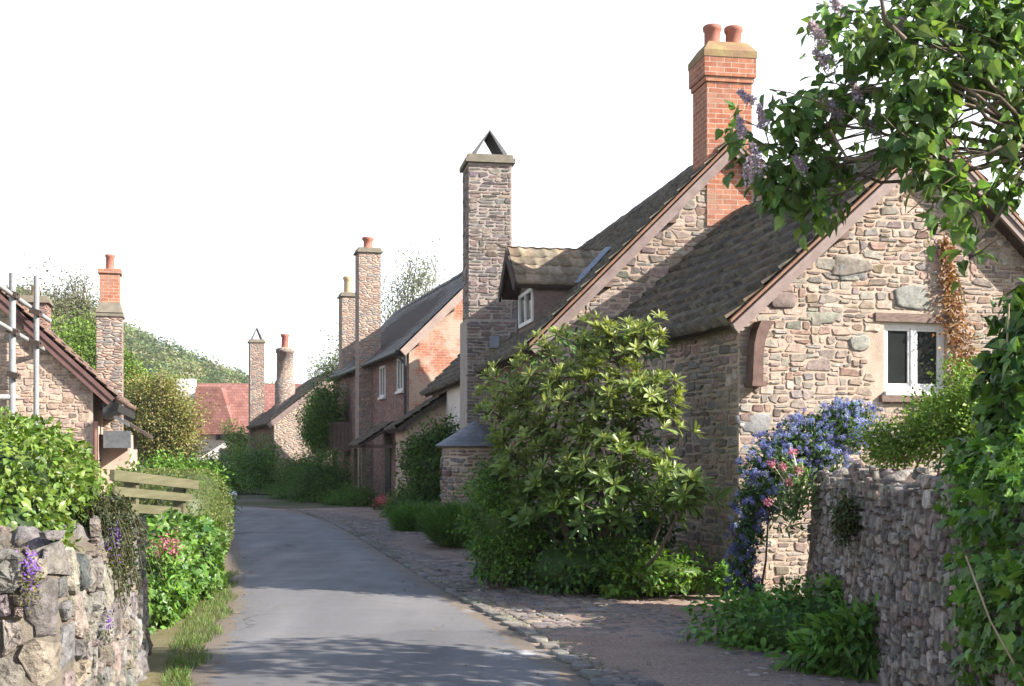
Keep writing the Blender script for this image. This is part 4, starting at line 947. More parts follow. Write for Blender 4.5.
RWC = [(.27, .23, .195), (.31, .265, .225), (.235, .21, .185), (.36, .32, .28), (.27, .21, .175), (.20, .18, .16)]
def hr_f(s): return 1.38 + .05 * math.sin(s * 3.1) + .06 * min(1, s / 2) + .035 * math.sin(s * 9 + 1) - max(0, .35 - s) * .5
WR, posR, LR = path_wall('stone_wall', [(2.86, 11.7), (2.72, 10.4), (2.58, 9.0), (2.46, 7.6), (2.34, 6.0), (2.3, 4.4)], hr_f, .5, -1, g,
    [(2, 2, 4), (3, 2, 5), (2, 1, 4), (3, 1, 3), (3, 3, 1.5), (4, 2, 3), (5, 3, 1), (1, 1, 3), (2, 3, 2), (5, 2, 1)], .044, .027, RWC, 'shaded garden wall of small rubble on the right, blue shrub spilling over its end', K=8, gap=.008)

# =================================================================== PLANTS
LAUREL = [(.115, .19, .028), (.09, .16, .025), (.145, .215, .035), (.075, .135, .025), (.18, .24, .05)]
GREEN = [(.07, .145, .025), (.09, .175, .03), (.06, .12, .025), (.115, .205, .035)]
BRIGHT = [(.11, .23, .03), (.14, .265, .035), (.085, .19, .028)]
DARK = [(.04, .085, .02), (.05, .105, .025), (.065, .125, .03)]
def E(px, py, Y, rx_, ry_, rz_): return (at(px, py, Y), (rx_, ry_, rz_))
def plant(name, label, cat, base, group=None): return thing(name, label, cat, np.array([base[0], base[1], 0.]), group)
def stems(root, base, tips, g, r0=.02, r1=.006, name='stem', mat='bark'):
    b = MB()
    for t in tips: limb(b, base + np.array([g.normal(0, .05), g.normal(0, .05), 0]), t, r0, r1, g, .08, 6)
    return b.build(name, M[mat], root)

# laurel hedge above the left wall
g = np.random.default_rng(41)
hb = plant('laurel_hedge', 'big glossy yellow-green laurel hedge rising over the wall in the left corner', 'hedge', (-2.8, 6.6))
bl = [((-3.55, 6.5, 1.2), (.95, .75, .60)), ((-2.80, 6.3, 1.2), (.54, .7, .60)), ((-3.15, 7.4, 1.15), (.55, .8, .62)), ((-4.3, 7.2, 1.25), (1.0, 1.0, .62)), ((-2.52, 5.9, 1.12), (.30, .4, .34)), ((-3.3, 5.9, 1.15), (.7, .4, .4))]
b = MB(); bush(b, bl, 56000, .043, T_OVAL, LAUREL, g, .12, .05, .3, .35, svar=.28, box=2.7); b.build('foliage', M['glossleaf'], hb)
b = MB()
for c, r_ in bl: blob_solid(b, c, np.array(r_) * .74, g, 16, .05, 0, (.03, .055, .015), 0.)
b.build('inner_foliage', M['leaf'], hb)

# dark trailing plant over the wall and little purple cushions
b_ = plant('trailing_plant', 'dark wiry plant trailing down the left wall beside the laurel', 'plant', posL(np.array([4.9]), np.array([0.]), np.array([.1]))[0])
g = np.random.default_rng(42); b = MB()
for k in range(200):
    s = 4.62 + g.normal(0, .24); p0 = posL(np.array([s]), np.array([1.28]), np.array([-.12 + g.uniform(-.1, .1)]))[0]
    n = 5; L_ = g.uniform(.15, .55); t = np.linspace(0, 1, n)[:, None]
    P = p0 + np.array([.16, -.04, 0]) * np.sqrt(t) + np.array([g.normal(0, .08), g.normal(0, .08), -L_]) * t + np.array([0, 0, .12]) * np.sin(np.pi * t)
    tube(b, P, .003, 4, 0, (.07, .07, .03), False)
    m_ = 60; w_ = g.random(m_) * (n - 1.01); i_ = w_.astype(int); q = P[i_] + (P[i_ + 1] - P[i_]) * (w_ - i_)[:, None] + g.normal(0, .018, (m_, 3)); leaves(b, T_DIA, q, rdir(m_, g) + np.array([0, 0, -.6]), rdir(m_, g), .026, pick([(.04, .05, .022), (.065, .07, .03), (.05, .065, .025)], m_, g))
b.build('foliage', M['leaf'], b_)
for lbl, s, z, n in (('small purple aubrieta cushion at the corner of the left wall', 2.62, 1.1, 170), ('purple aubrieta tuft under the dark trailing plant', 4.2, 1.1, 200), ('tiny purple tuft low in the side of the left wall', 3.7, .72, 50)):
    c = posL(np.array([s]), np.array([z]), np.array([.07]))[0]; r_ = plant('aubrieta', lbl, 'flower', c, 'purple tufts in the left wall')
    b = MB(); q = c + g.normal(0, 1, (n, 3)) * np.array([.014, .025, .05]) * (n / 180) ** .5; leaves(b, T_DIA, q, rdir(n, g), rdir(n, g), .015, pick([(.22, .10, .48), (.28, .14, .55), (.16, .08, .38)], n, g)); b.build('blossom', M['petal'], r_)
    b = MB(); q = c + np.array([0, 0, -.07]) + g.normal(0, 1, (n, 3)) * np.array([.02, .03, .05]) * (n / 180) ** .5; leaves(b, T_DIA, q, rdir(n, g), rdir(n, g), .018, pick([(.10, .11, .03), (.16, .14, .05)], n, g)); b.build('foliage', M['leaf'], r_)

# ivy bank beyond the left wall
g = np.random.default_rng(43)
iv = plant('ivy_bank', 'bright green ivy spilling down the bank to the road edge on the left', 'ivy', (-3.4, 12))
bl = [((-3.35, 11.3, .40), (.38, 1.0, .48)), ((-3.48, 12.6, .42), (.40, .9, .50)), ((-3.3, 10.7, .3), (.28, .5, .42)), ((-3.85, 13.3, .5), (.45, .6, .42)), ((-3.7, 11.6, .55), (.35, 1.2, .28))]
b = MB(); bush(b, bl, 9000, .075, T_IVY, [(.085, .18, .03), (.11, .21, .035), (.07, .145, .028), (.14, .235, .05)], g, .12, .10, .55, .25); b.build('foliage', M['glossleaf'], iv)
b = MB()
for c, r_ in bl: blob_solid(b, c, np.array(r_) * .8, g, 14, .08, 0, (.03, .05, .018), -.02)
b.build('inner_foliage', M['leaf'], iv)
vr = plant('valerian', 'pink valerian flowering in the ivy bank on the left', 'flower', at(167, 560, 11.0))
b = MB(); c = at(166, 548, 10.5); n = 420; q = c + g.normal(0, 1, (n, 3)) * np.array([.06, .06, .07]); leaves(b, T_DIA, q, rdir(n, g), rdir(n, g), .028, pick([(.48, .17, .22), (.55, .24, .28), (.40, .14, .2)], n, g)); b.build('blossom', M['petal'], vr)
b = MB(); q = c + np.array([0, 0, -.18]) + g.normal(0, 1, (300, 3)) * np.array([.09, .07, .14]); leaves(b, T_LONG, q, rdir(300, g) + np.array([0, 0, .5]), rdir(300, g), .08, pick(BRIGHT, 300, g)); b.build('foliage', M['leaf'], vr)

# plank fence
fe = thing('plank_fence', 'short weathered grey-green plank fence between laurel and clipped hedge', 'fence', [-3.85, 12.6, 0])
fa, fb = at(112, 0, 11.4), at(197, 0, 14.2)
def fz(t, py0, py1): return None
for (a, c, hh) in (((112, 475), (197, 485), .105), ((113, 491), (192, 498), .09), ((114, 507), (186, 512), .09)):
    b = MB(); p0, p1 = at(*a, 11.4), at(*c, 14.2); beam(b, p0, p1, .045 if hh > .1 else .03, hh, col=(1, 1, 1)); b.build('rail', M['plankgrey'], fe)
for px, Y in ((139, 12.1), (186, 13.9)):
    b = MB(); p0 = at(px, 505, Y); ztop = at(px, 470 + (px - 112) * .115, Y)[2]; obox(b, [p0[0] - .09, p0[1] + .05, ztop / 2 - .02], (.06, 0, 0), (0, .05, 0), (0, 0, ztop / 2 - .02)); b.build('post', M['plankgrey'], fe)

# clipped round hedge
g = np.random.default_rng(44)
ch_ = plant('clipped_hedge', 'neatly clipped round-topped dark hedge beside the road on the left', 'hedge', (-4.5, 18))
bl = [((-4.32, 16.2, .64), (.50, .9, .70)), ((-5.3, 18.3, .62), (.6, 2.0, .68)), ((-6.3, 21.3, .60), (.6, 2.0, .66)), ((-4.95, 16.8, .70), (.6, .8, .64))]
b = MB(); bush(b, bl, 60000, .028, T_DIA, [(.12, .17, .04), (.095, .145, .03), (.15, .185, .05), (.14, .14, .05)], g, .035, .018, .1, .3, box=2.5)
b.build('foliage', M['leaf'], ch_)
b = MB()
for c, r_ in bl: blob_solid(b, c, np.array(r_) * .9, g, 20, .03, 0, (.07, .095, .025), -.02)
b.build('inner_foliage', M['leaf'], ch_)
# fresh green shrubs behind it
for i, (px, py, Y, rx_, rz_, lbl) in enumerate(((160, 480, 22, .9, .7, 'fresh green shrub behind the plank fence'), (184, 478, 28, 1.1, .7, 'loose bright green shrub behind the clipped hedge'), (206, 474, 44, 1.4, 1.0, 'pale green garden shrub at the bend of the road'), (214, 466, 60, 2.6, 1.5, 'tall light green hedge in front of the far white house'))):
    g = np.random.default_rng(50 + i); c = at(px, py, Y); r_ = plant('garden_shrub', lbl, 'shrub', c, 'green shrubs around the bend')
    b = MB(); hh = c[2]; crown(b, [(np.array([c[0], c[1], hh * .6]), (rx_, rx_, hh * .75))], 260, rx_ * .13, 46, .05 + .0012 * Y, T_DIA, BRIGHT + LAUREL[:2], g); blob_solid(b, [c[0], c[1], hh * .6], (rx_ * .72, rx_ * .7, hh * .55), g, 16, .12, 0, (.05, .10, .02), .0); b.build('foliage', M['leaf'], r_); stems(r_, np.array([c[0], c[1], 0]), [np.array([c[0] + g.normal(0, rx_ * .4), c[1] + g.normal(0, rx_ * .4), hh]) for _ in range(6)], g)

# grass verge at the foot of the left wall
g = np.random.default_rng(45); b = MB(); n = 9000
t = g.random(n) ** 1.1; Y = 6.6 + 9 * t; xw = np.interp(Y, [5, 8, 9.7, 11.2, 15.6], [-1.68, -2.34, -2.78, -3.05, -4.0]); xr = np.interp(Y, LS[:61, 1], LS[:61, 0]) + .12 + .06 * np.sin(Y * 5)
X = xw + (xr - xw) * g.random(n) ** .8; q = np.stack([X, Y, np.zeros(n)], 1)
leaves(b, T_BLADE, q, rdir(n, g) * .55 + np.array([0, 0, 1]), rdir(n, g), g.uniform(.02, .085, n), pick([(.08, .16, .03), (.105, .19, .035), (.12, .17, .045), (.16, .17, .07)], n, g))
o = b.build('grass', M['leaf']); tag(o, 'short rough grass at the foot of the left wall', 'grass', kind='stuff')
b = MB(); V = []
ys = np.linspace(4.5, 27, 24)
for y in ys: V += [(float(np.interp(y, LS[:61, 1], LS[:61, 0])) - 1.2, y, -.006), (float(np.interp(y, LS[:61, 1], LS[:61, 0]) + .03 + .03 * math.sin(y * 5)), y, .012)]
b.add(V, np.array([(2 * i, 2 * i + 1, 2 * i + 3, 2 * i + 2) for i in range(23)])); struct(b.build('verge_soil', m_noise('grassy soil', (.10, .10, .035), (.19, .15, .09), 4, .95, 40, .6, .02)))

g = np.random.default_rng(145); b = MB(); n = 5200; Y = 6.5 + 22 * g.random(n) ** 1.3; cl_s = np.sin(Y * 2.3) + np.sin(Y * 5.1 + 1); kk = g.random(n) < np.clip(.45 + .3 * cl_s, .08, 1)
Y = Y[kk]; n = len(Y); X = edge_x(Y) + np.where(g.random(n) < .6, .03 + np.abs(g.normal(0, .10, n)), wid(Y) * g.random(n))
leaves(b, T_BLADE, np.stack([X, Y, np.full(n, .015)], 1), rdir(n, g) * .8 + np.array([0, 0, .8]), rdir(n, g), g.uniform(.02, .07, n), pick([(.10, .16, .035), (.14, .18, .05), (.18, .17, .08)], n, g))
o = b.build('grass', M['leaf']); tag(o, 'thin grass growing between the cobbles along the road edge', 'grass', kind='stuff')
b = MB(); n = 1500; Y = 5.5 + 15 * g.random(n); le, re_ = np.interp(Y, LS[:61, 1], LS[:61, 0]), edge_x(Y); q = g.random(n); X = np.where(g.random(n) < .5, le + np.abs(g.normal(.05, .18, n)), re_ + g.normal(.1, .5, n))
leaves(b, T_DIA, np.stack([X, Y, np.full(n, .045)], 1), rdir(n, g) * np.array([1, 1, .15]), rdir(n, g) * .3 + np.array([0, 0, 1]), g.uniform(.012, .035, n), pick([(.22, .14, .07), (.15, .10, .06), (.28, .2, .1), (.12, .12, .05)], n, g))
o = b.build('leaf_litter', M['leaf']); tag(o, 'scattered dry leaves and grit along both road edges', 'leaf litter', kind='stuff')

# rhododendron
g = np.random.default_rng(46)
rh = plant('rhododendron', 'tall spreading rhododendron with pale new leaf whorls, painted sunnier toward the top, against the cottage front', 'shrub', at(600, 560, 13.7))
base = np.array([at(600, 560, 13.7)[0], 13.7, 0.])
RB = [(620, 352, 14.5, 48, 22), (560, 368, 14.6, 45, 26), (520, 385, 14.9, 40, 20), (640, 345, 14.2, 34, 16), (600, 400, 14.2, 70, 34), (628, 428, 14.0, 56, 30), (545, 425, 14.6, 58, 34), (500, 410, 15.0, 26, 18),
      (648, 392, 13.9, 32, 20), (580, 460, 14.2, 64, 36), (524, 462, 14.6, 34, 30), (622, 472, 13.8, 46, 24), (690, 495, 13.2, 28, 18), (672, 500, 13.6, 34, 15), (560, 505, 14.2, 50, 30), (610, 510, 13.9, 60, 28), (530, 505, 14.6, 26, 18), (580, 340, 14.4, 40, 14)]
RB = [(a, c_, Y - 1.25, d_, e_) for a, c_, Y, d_, e_ in RB]
wh, to, ti = [], [], []
for px, py, Y, rx_, ry_ in RB:
    c = at(px, py, Y); k = Y / F; n = int(rx_ * ry_ * .023) + 5
    d = rdir(n, g); d[:, 2] = np.where(d[:, 2] < -.45, -d[:, 2], d[:, 2]); d[:, 1] = -np.abs(d[:, 1]) * .8 + .25
    wh.append(c + d * np.array([rx_ * k, max(.5, rx_ * k * .8), ry_ * k * 1.05]) * g.uniform(.7, 1.15, (n, 1)) + g.normal(0, .05, (n, 3))); to.append(nrm(d + np.array([0, -.25, .8])))
    ti.append(c)
wh = np.concatenate(wh); to = np.concatenate(to); nw = len(wh)
zt_ = wh[:, 2]; fresh = np.clip((zt_ - .6) / 1.7, 0, 1)  # higher whorls yellower: new growth, plus sunlight put into the leaf colour
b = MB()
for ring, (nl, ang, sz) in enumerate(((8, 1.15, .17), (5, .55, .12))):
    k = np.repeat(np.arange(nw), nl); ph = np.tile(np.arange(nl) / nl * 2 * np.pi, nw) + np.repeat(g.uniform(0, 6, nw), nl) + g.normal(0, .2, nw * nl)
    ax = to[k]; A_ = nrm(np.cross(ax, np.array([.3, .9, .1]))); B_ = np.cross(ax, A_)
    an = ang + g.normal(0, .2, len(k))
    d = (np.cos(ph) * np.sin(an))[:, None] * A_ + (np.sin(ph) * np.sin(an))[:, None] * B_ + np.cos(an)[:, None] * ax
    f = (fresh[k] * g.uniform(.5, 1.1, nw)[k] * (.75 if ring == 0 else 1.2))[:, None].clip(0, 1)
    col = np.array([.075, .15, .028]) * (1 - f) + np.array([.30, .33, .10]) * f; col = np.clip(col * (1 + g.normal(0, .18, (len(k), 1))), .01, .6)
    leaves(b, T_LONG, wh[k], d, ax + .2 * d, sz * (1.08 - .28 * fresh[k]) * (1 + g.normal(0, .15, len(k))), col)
p_, o_ = shell([(at(px, py, Y + .45), (rx_ * Y / F * .85, .5, ry_ * Y / F * .9)) for px, py, Y, rx_, ry_ in RB], 1700, g, .3, .1)
leaves(b, T_LONG, p_, rdir(1700, g) + np.array([0, -.2, -.2]), rdir(1700, g) + np.array([0, 0, .6]), .13, pick(DARK + GREEN, 1700, g))
bush(b, [E(545, 528, 13.9, .45, .35, .28), E(600, 535, 13.9, .45, .35, .26), E(650, 530, 13.6, .3, .3, .24)], 2600, .075, T_OVAL, DARK, g, .35, .2)
b.build('foliage', M['glossleaf'], rh)
b = MB()
for c in ti: P = limb(b, base + np.array([g.normal(0, .15), g.normal(0, .1), 0]), c + np.array([0, .25, -.05]), .035, .012, g, .07, 7)
for k in g.choice(nw, 260, replace=False):
    c = ti[int(np.argmin([np.linalg.norm(wh[k] - t_) for t_ in ti]))]; limb(b, c + np.array([0, .2, -.1]), wh[k], .009, .005, g, .08, 4, 0, 5)
b.build('trunk', M['bark'], rh)

# planting along the house fronts
specs = [  # name, label, category, px, py centre, Y, rx, rz, cols, T, size, n clumps, per
 ('leafy_shrub', 'dense mid green shrub growing between rhododendron and slate-roofed oven', 'shrub', 500, 520, 13.6, .38, .68, GREEN + BRIGHT, T_DIA, .04, 230, 60),
 ('feathery_shrub', 'feathery green shrub in front of the slate-roofed oven wall', 'shrub', 464, 526, 19.5, .65, .42, [(.09, .19, .035), (.12, .23, .045), (.075, .15, .035)], T_BLADE, .2, 110, 70),
 ('grassy_clump', 'arching grassy clump by the kerb left of the feathery shrub', 'plant', 426, 524, 23.5, .6, .38, [(.09, .2, .035), (.12, .24, .045)], T_BLADE, .26, 100, 70),
 ('dark_shrub', 'rounded dark evergreen under the pale wall of the tall cottage', 'shrub', 440, 476, 26.0, .75, 1.1, DARK + GREEN, T_DIA, .075, 330, 60),
 ('low_perennials', 'low bright green perennials at the foot of the near cottage wall', 'plant', 650, 572, 13.0, .75, .22, BRIGHT + LAUREL[:2], T_OVAL, .06, 110, 40),
 ('shade_plants', 'dark low leaves under the rhododendron', 'plant', 585, 566, 13.1, .75, .3, DARK + GREEN, T_OVAL, .06, 110, 40),
 ('shade_plants', 'dull green spreading plants left of the rhododendron foot', 'plant', 520, 556, 14.0, .6, .28, DARK, T_OVAL, .06, 90, 40),
 ('corner_tuft', 'small green tuft at the corner of the near cottage', 'plant', 728, 578, 12.6, .16, .16, BRIGHT, T_OVAL, .05, 20, 30),
 ('garden_hedge', 'dark hedge in front of the brick gabled cottage porch', 'hedge', 322, 488, 38.0, .95, .95, GREEN, T_DIA, .06, 420, 60),
 ('rounded_bush', 'rounded light green bush by the stone pillar of the porch', 'shrub', 345, 506, 35.5, .6, .5, GREEN + BRIGHT, T_DIA, .045, 260, 55),
 ('road_edge_shrub', 'low mixed shrub at the kerb on the bend', 'shrub', 298, 500, 40.0, .9, .5, GREEN, T_DIA, .055, 260, 50),
 ('climbing_ivy', 'thick dark ivy climbing the shaded front of the pale cottage', 'ivy', 258, 480, 50.0, 1.0, 1.6, GREEN + BRIGHT, T_DIA, .08, 420, 55),
 ('yellowish_shrub', 'yellow-green shrub at the foot of the ivy on the bend', 'shrub', 270, 502, 44.0, 1.2, .5, GREEN + LAUREL[:1], T_DIA, .06, 260, 50),
 ('dark_hedge_end', 'small dark hedge below the young tree by the pale gable', 'hedge', 303, 482, 45.0, .85, 1.0, GREEN, T_DIA, .065, 360, 55),
 ('porch_shrub', 'low green shrub between the azalea and the porch posts', 'shrub', 362, 506, 35.0, .5, .42, GREEN, T_DIA, .05, 200, 50),
 ('kerb_shrub', 'mid green low shrub between the azalea and the rounded evergreen', 'shrub', 412, 510, 28.0, .6, .5, GREEN + BRIGHT, T_DIA, .05, 260, 50),
 ('wall_weeds', 'tall leafy weeds against the middle of the shaded rubble wall', 'plant', 862, 655, 8.5, .38, .28, [(.09, .2, .035), (.115, .235, .045), (.14, .265, .05)], T_LONG, .11, 90, 36),
 ('wall_weeds', 'lush weeds at the foot of the shaded rubble wall', 'plant', 800, 630, 9.7, .75, .35, [(.09, .2, .035), (.115, .235, .045), (.14, .265, .05)], T_OVAL, .06, 170, 42),
 ('wall_fern', 'dark moss-like fern tuft clinging to the shaded rubble wall', 'plant', 845, 520, 9.1, .07, .17, [(.05, .07, .02), (.07, .09, .03)], T_DIA, .03, 40, 40),
]
for i, (nm, lbl, cat, px, py, Y, rx_, rz_, cols, T, sz, nc, per) in enumerate(specs):
    g = np.random.default_rng(100 + i); c = at(px, py, Y); rt = plant(nm, lbl, cat, c)
    b = MB(); zlo = c[2]
    if T is T_BLADE:
        n = nc * per; a = g.uniform(0, 6.28, n); rr = rx_ * np.sqrt(g.random(n)); q = np.stack([c[0] + rr * np.cos(a), c[1] + rr * np.sin(a), c[2] + rz_ * g.uniform(-1, .75, n) * np.sqrt(np.clip(1 - (rr / rx_) ** 2, .05, 1))], 1)
        leaves(b, T, q, np.stack([np.cos(a) * .7, np.sin(a) * .7, np.full(n, .8)], 1) + g.normal(0, .35, (n, 3)), rdir(n, g) * .5 + np.array([0, 0, 1]), sz * g.uniform(.6, 1.3, n), pick(cols, n, g))
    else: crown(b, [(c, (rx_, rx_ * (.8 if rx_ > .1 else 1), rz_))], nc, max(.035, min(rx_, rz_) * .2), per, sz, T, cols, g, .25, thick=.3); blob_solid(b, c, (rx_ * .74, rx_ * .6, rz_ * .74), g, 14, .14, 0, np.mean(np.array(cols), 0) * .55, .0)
    b.build('foliage', M['leaf'], rt)
    b = MB()
    for _ in range(7): limb(b, np.array([c[0] + g.normal(0, rx_ * .15), c[1] + g.normal(0, rx_ * .15), 0 if nm != 'wall_fern' else c[2] - .1]), c + g.normal(0, 1, 3) * np.array([rx_, rx_, rz_]) * .4, .014, .005, g, .06, 5)
    b.build('stem', M['bark'], rt)
# pink flowering shrub in front of the porch
g = np.random.default_rng(47); c = at(384, 511, 31.5); r_ = plant('azalea', 'small azalea with pink blooms and reddish leaves before the brick cottage', 'flower', c)
b = MB(); bush(b, [(c, (.36, .36, .32))], 1800, .05, T_DIA, [(.16, .06, .03), (.12, .09, .03), (.08, .11, .03)], g); b.build('foliage', M['leaf'], r_)
b = MB(); n = 420; q = c + np.array([.1, -.15, .28]) + g.normal(0, 1, (n, 3)) * np.array([.18, .12, .06]); leaves(b, T_DIA, q, rdir(n, g), rdir(n, g), .06, pick([(.62, .12, .22), (.7, .2, .3)], n, g)); b.build('blossom', M['petal'], r_)

# ceanothus over the end of the right wall
g = np.random.default_rng(48); ce = plant('ceanothus', 'blue flowering ceanothus arching over the end of the shaded rubble wall', 'shrub', at(800, 590, 11.9))
CB = [(835, 430, 11.9, 38, 22), (800, 445, 11.7, 36, 22), (770, 470, 11.5, 28, 24), (757, 500, 11.3, 22, 24), (748, 535, 11.2, 15, 24), (742, 570, 11.2, 11, 22), (850, 412, 12.0, 22, 10), (815, 462, 11.8, 30, 18), (752, 592, 11.2, 10, 10)]
bl = [(at(px, py, Y), (rx_ * Y / F, max(.16, rx_ * Y / F * .9), ry_ * Y / F)) for px, py, Y, rx_, ry_ in CB]
b = MB(); bush(b, bl, 9000, .042, T_DIA, DARK, g, .3, .18)
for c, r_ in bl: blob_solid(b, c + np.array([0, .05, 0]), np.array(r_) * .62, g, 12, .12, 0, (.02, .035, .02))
b.build('foliage', M['leaf'], ce)
nq, mq = 950, 46
b = MB(); pc, oc_ = shell(bl, nq, g, .10, .22); k = np.repeat(np.arange(nq), mq); q = pc[k] + oc_[k] * .035 + rdir(len(k), g) * (g.uniform(.4, 1., len(k)) * g.uniform(.018, .036, nq)[k])[:, None]
cb = np.array([(.17, .21, .50), (.23, .27, .58), (.30, .34, .62), (.12, .13, .38), (.20, .19, .50)])[g.integers(0, 5, nq)] * np.clip(.75 + .45 * (pc[:, 2:3] - .7), .6, 1.15)
leaves(b, T_DIA, q, rdir(len(k), g), rdir(len(k), g), .017, np.clip(cb[k] * (1 + g.normal(0, .15, (len(k), 1))), 0, .9)); b.build('blossom', M['petal'], ce)
stems(ce, np.array([2.32, 11.4, 0.]), [bl[i][0] for i in (2, 3)], g, .014, .005)
va_ = plant('valerian', 'pink red valerian growing from the top of the shaded wall among blue flowers', 'flower', at(795, 500, 11.3))
b = MB(); b2 = MB()
for px, py in ((793, 452), (783, 467), (798, 470), (772, 463), (789, 482), (768, 502)):
    c = at(px, py, 11.0); n = 90; q = c + g.normal(0, 1, (n, 3)) * .02; leaves(b, T_DIA, q, rdir(n, g), rdir(n, g), .02, pick([(.46, .13, .24), (.52, .22, .33)], n, g)); limb(b2, at(797, 515, 11.25), c, .006, .003, g, .05, 5, 0, 5)
b.build('blossom', M['petal'], va_); b2.build('stem', M['leaf'], va_)
b = MB(); q = np.concatenate([at(px, py, 11.1) + g.normal(0, 1, (150, 3)) * np.array([.07, .06, .10]) for px, py in ((795, 480), (797, 500), (790, 515), (800, 490))]); leaves(b, T_LONG, q, rdir(len(q), g) + np.array([0, 0, .7]), rdir(len(q), g), .08, pick([(.16, .24, .09), (.12, .2, .06)], len(q), g)); b.build('foliage', M['leaf'], va_)

# ferny shrub over the right wall, leafy climber nearer
g = np.random.default_rng(49); fs = plant('ferny_shrub', 'feathery yellow-green shrub behind the top of the shaded rubble wall', 'shrub', at(925, 500, 9.2))
b = MB(); crown(b, [E(905, 440, 9.6, .28, .3, .2), E(945, 425, 9.4, .33, .35, .27), E(970, 400, 9.3, .22, .3, .3), E(885, 455, 9.8, .15, .2, .12), E(990, 440, 9.2, .3, .3, .3)], 230, .06, 60, .035, T_DIA, [(.14, .24, .035), (.17, .28, .045), (.22, .30, .06), (.11, .2, .03)], g, .1); b.build('foliage', M['leaf'], fs)
stems(fs, np.array([3.3, 9.5, 0.]), [at(px, py, 9.5) for px, py in ((900, 440), (940, 420), (968, 395), (985, 440), (955, 400))], g, .015, .005)
cl_ = plant('leafy_climber', 'dark leafy climber smothering the near end of the right wall', 'climber', at(1000, 686, 6.3))
b = MB()
bush(b, [E(1000, 480, 6.4, .24, .35, .3), E(1015, 545, 6.2, .28, .35, .35), E(985, 520, 6.5, .16, .3, .22), E(1030, 610, 6.0, .25, .35, .4), E(1010, 660, 6.0, .2, .3, .35), E(1040, 430, 6.3, .25, .35, .3), E(975, 470, 6.6, .14, .3, .14), E(1030, 500, 5.8, .25, .5, .3), E(1020, 600, 5.6, .22, .5, .35)], 8000, .062, T_IVY, [(.085, .18, .03), (.11, .22, .035), (.06, .13, .025), (.14, .26, .045)], g, .3, .24, .6, svar=.35)
bush(b, [E(1012, 375, 6.4, .13, .25, .2), E(1022, 320, 6.6, .12, .25, .16), E(1000, 410, 6.5, .1, .2, .1), E(1040, 350, 6.5, .2, .25, .25)], 1100, .075, T_HEART, DARK + GREEN[:2], g, .25, .2, .7, svar=.3)
b.build('foliage', M['glossleaf'], cl_)
b = MB()
tube(b, [at(966, 556, 5.5), at(975, 580, 5.4), at(990, 620, 5.3), at(1012, 660, 5.2), at(1030, 690, 5.2)], .005, 6); 
for _ in range(10): limb(b, np.array([2.5 + g.normal(0, .1), 6.2 + g.normal(0, .2), 0]), at(g.uniform(985, 1040), g.uniform(300, 520), 6.4), .015, .005, g, .06, 7)
lab(b.build('stem', m_noise('dry straw stem', (.25, .19, .12), (.38, .3, .2), 8), cl_), 'dry pale stems'); 
# dead creeper on the gable
dc = plant('dead_creeper', 'brown withered creeper hanging on the sunlit gable by the window', 'climber', h1.P(wu1 + .1, -.1, 0))
b = MB(); b2 = MB()
Pp = [h1.gable(px, py, -.04) for px, py in ((944, 236), (945, 262), (949, 290), (954, 318), (960, 345), (962, 372), (968, 420), (975, 470))]
tube(b2, [h1.P(u_, -.045, z_) for u_, z_ in Pp] + [h1.P(Pp[-1][0], -.1, 0)], .009, 6)
n = 900; i_ = g.uniform(.2, 5.2, n); U = np.interp(i_, range(8), [q[0] for q in Pp]) + g.normal(0, 1, n) * np.interp(i_, [0, 2, 3, 5], [.04, .06, .11, .10]); Z = np.interp(i_, range(8), [q[1] for q in Pp]) + g.normal(0, .06, n)
leaves(b, T_DIA, h1.P(U, -.05 - np.abs(g.normal(0, .03, n)), Z), rdir(n, g) + np.array([0, -.3, -.7]), rdir(n, g) + np.array([0, -1., 0]), .055, pick([(.26, .12, .05), (.32, .17, .075), (.2, .09, .045), (.36, .22, .12)], n, g))
b.build('foliage', M['leaf'], dc); b2.build('stem', M['bark'], dc)
gc = plant('green_creeper', 'pale green creeper beside the sill of the white window', 'climber', h1.P(wu1 + .25, -.1, 0))
b = MB(); n = 900; cpts = np.array([h1.gable(px, py, -.06) for px, py in ((960, 372), (955, 395), (950, 412), (965, 400), (938, 405), (925, 412), (968, 380))]); k = g.integers(0, 7, n)
leaves(b, T_DIA, h1.P(cpts[k, 0] + g.normal(0, .1, n), -.06 - np.abs(g.normal(0, .05, n)), cpts[k, 1] + g.normal(0, .09, n)), rdir(n, g) + np.array([0, -.3, -.4]), rdir(n, g) + np.array([0, -1, .4]), .05, pick([(.13, .22, .04), (.17, .26, .06)], n, g)); b.build('foliage', M['leaf'], gc)
b = MB(); tube(b, [h1.P(cpts[1, 0], -.05, 0), h1.P(cpts[1, 0] + .04, -.05, 1.2), h1.P(cpts[0, 0], -.05, cpts[0, 1])], .01, 6); b.build('stem', M['bark'], gc)

# lilac tree, trunk outside the frame on the right
g = np.random.default_rng(60); LY = 7.6
lt = plant('lilac_tree', 'lilac tree with mauve panicles reaching over the cottage roofs from the right', 'tree', (4.6, 7.9))
LB = [(880, 40, 7.5, 48, 34), (930, 85, 7.3, 50, 40), (985, 60, 7.4, 52, 44), (1010, 20, 7.6, 50, 40), (845, 95, 7.7, 40, 30), (800, 125, 7.8, 40, 24), (770, 165, 7.9, 34, 22), (830, 165, 7.8, 34, 22), (905, 135, 7.3, 36, 34), (940, 175, 7.2, 30, 30), (1005, 125, 7.3, 32, 26), (815, 205, 7.8, 24, 18),
      (970, 255, 7.1, 16, 22), (960, 215, 7.2, 28, 20), (840, 20, 7.7, 28, 30), (1050, 90, 7.5, 40, 50), (930, 10, 7.6, 50, 30), (1015, 185, 7.2, 16, 20), (740, 130, 8.0, 14, 14), (780, 190, 7.9, 22, 16)]
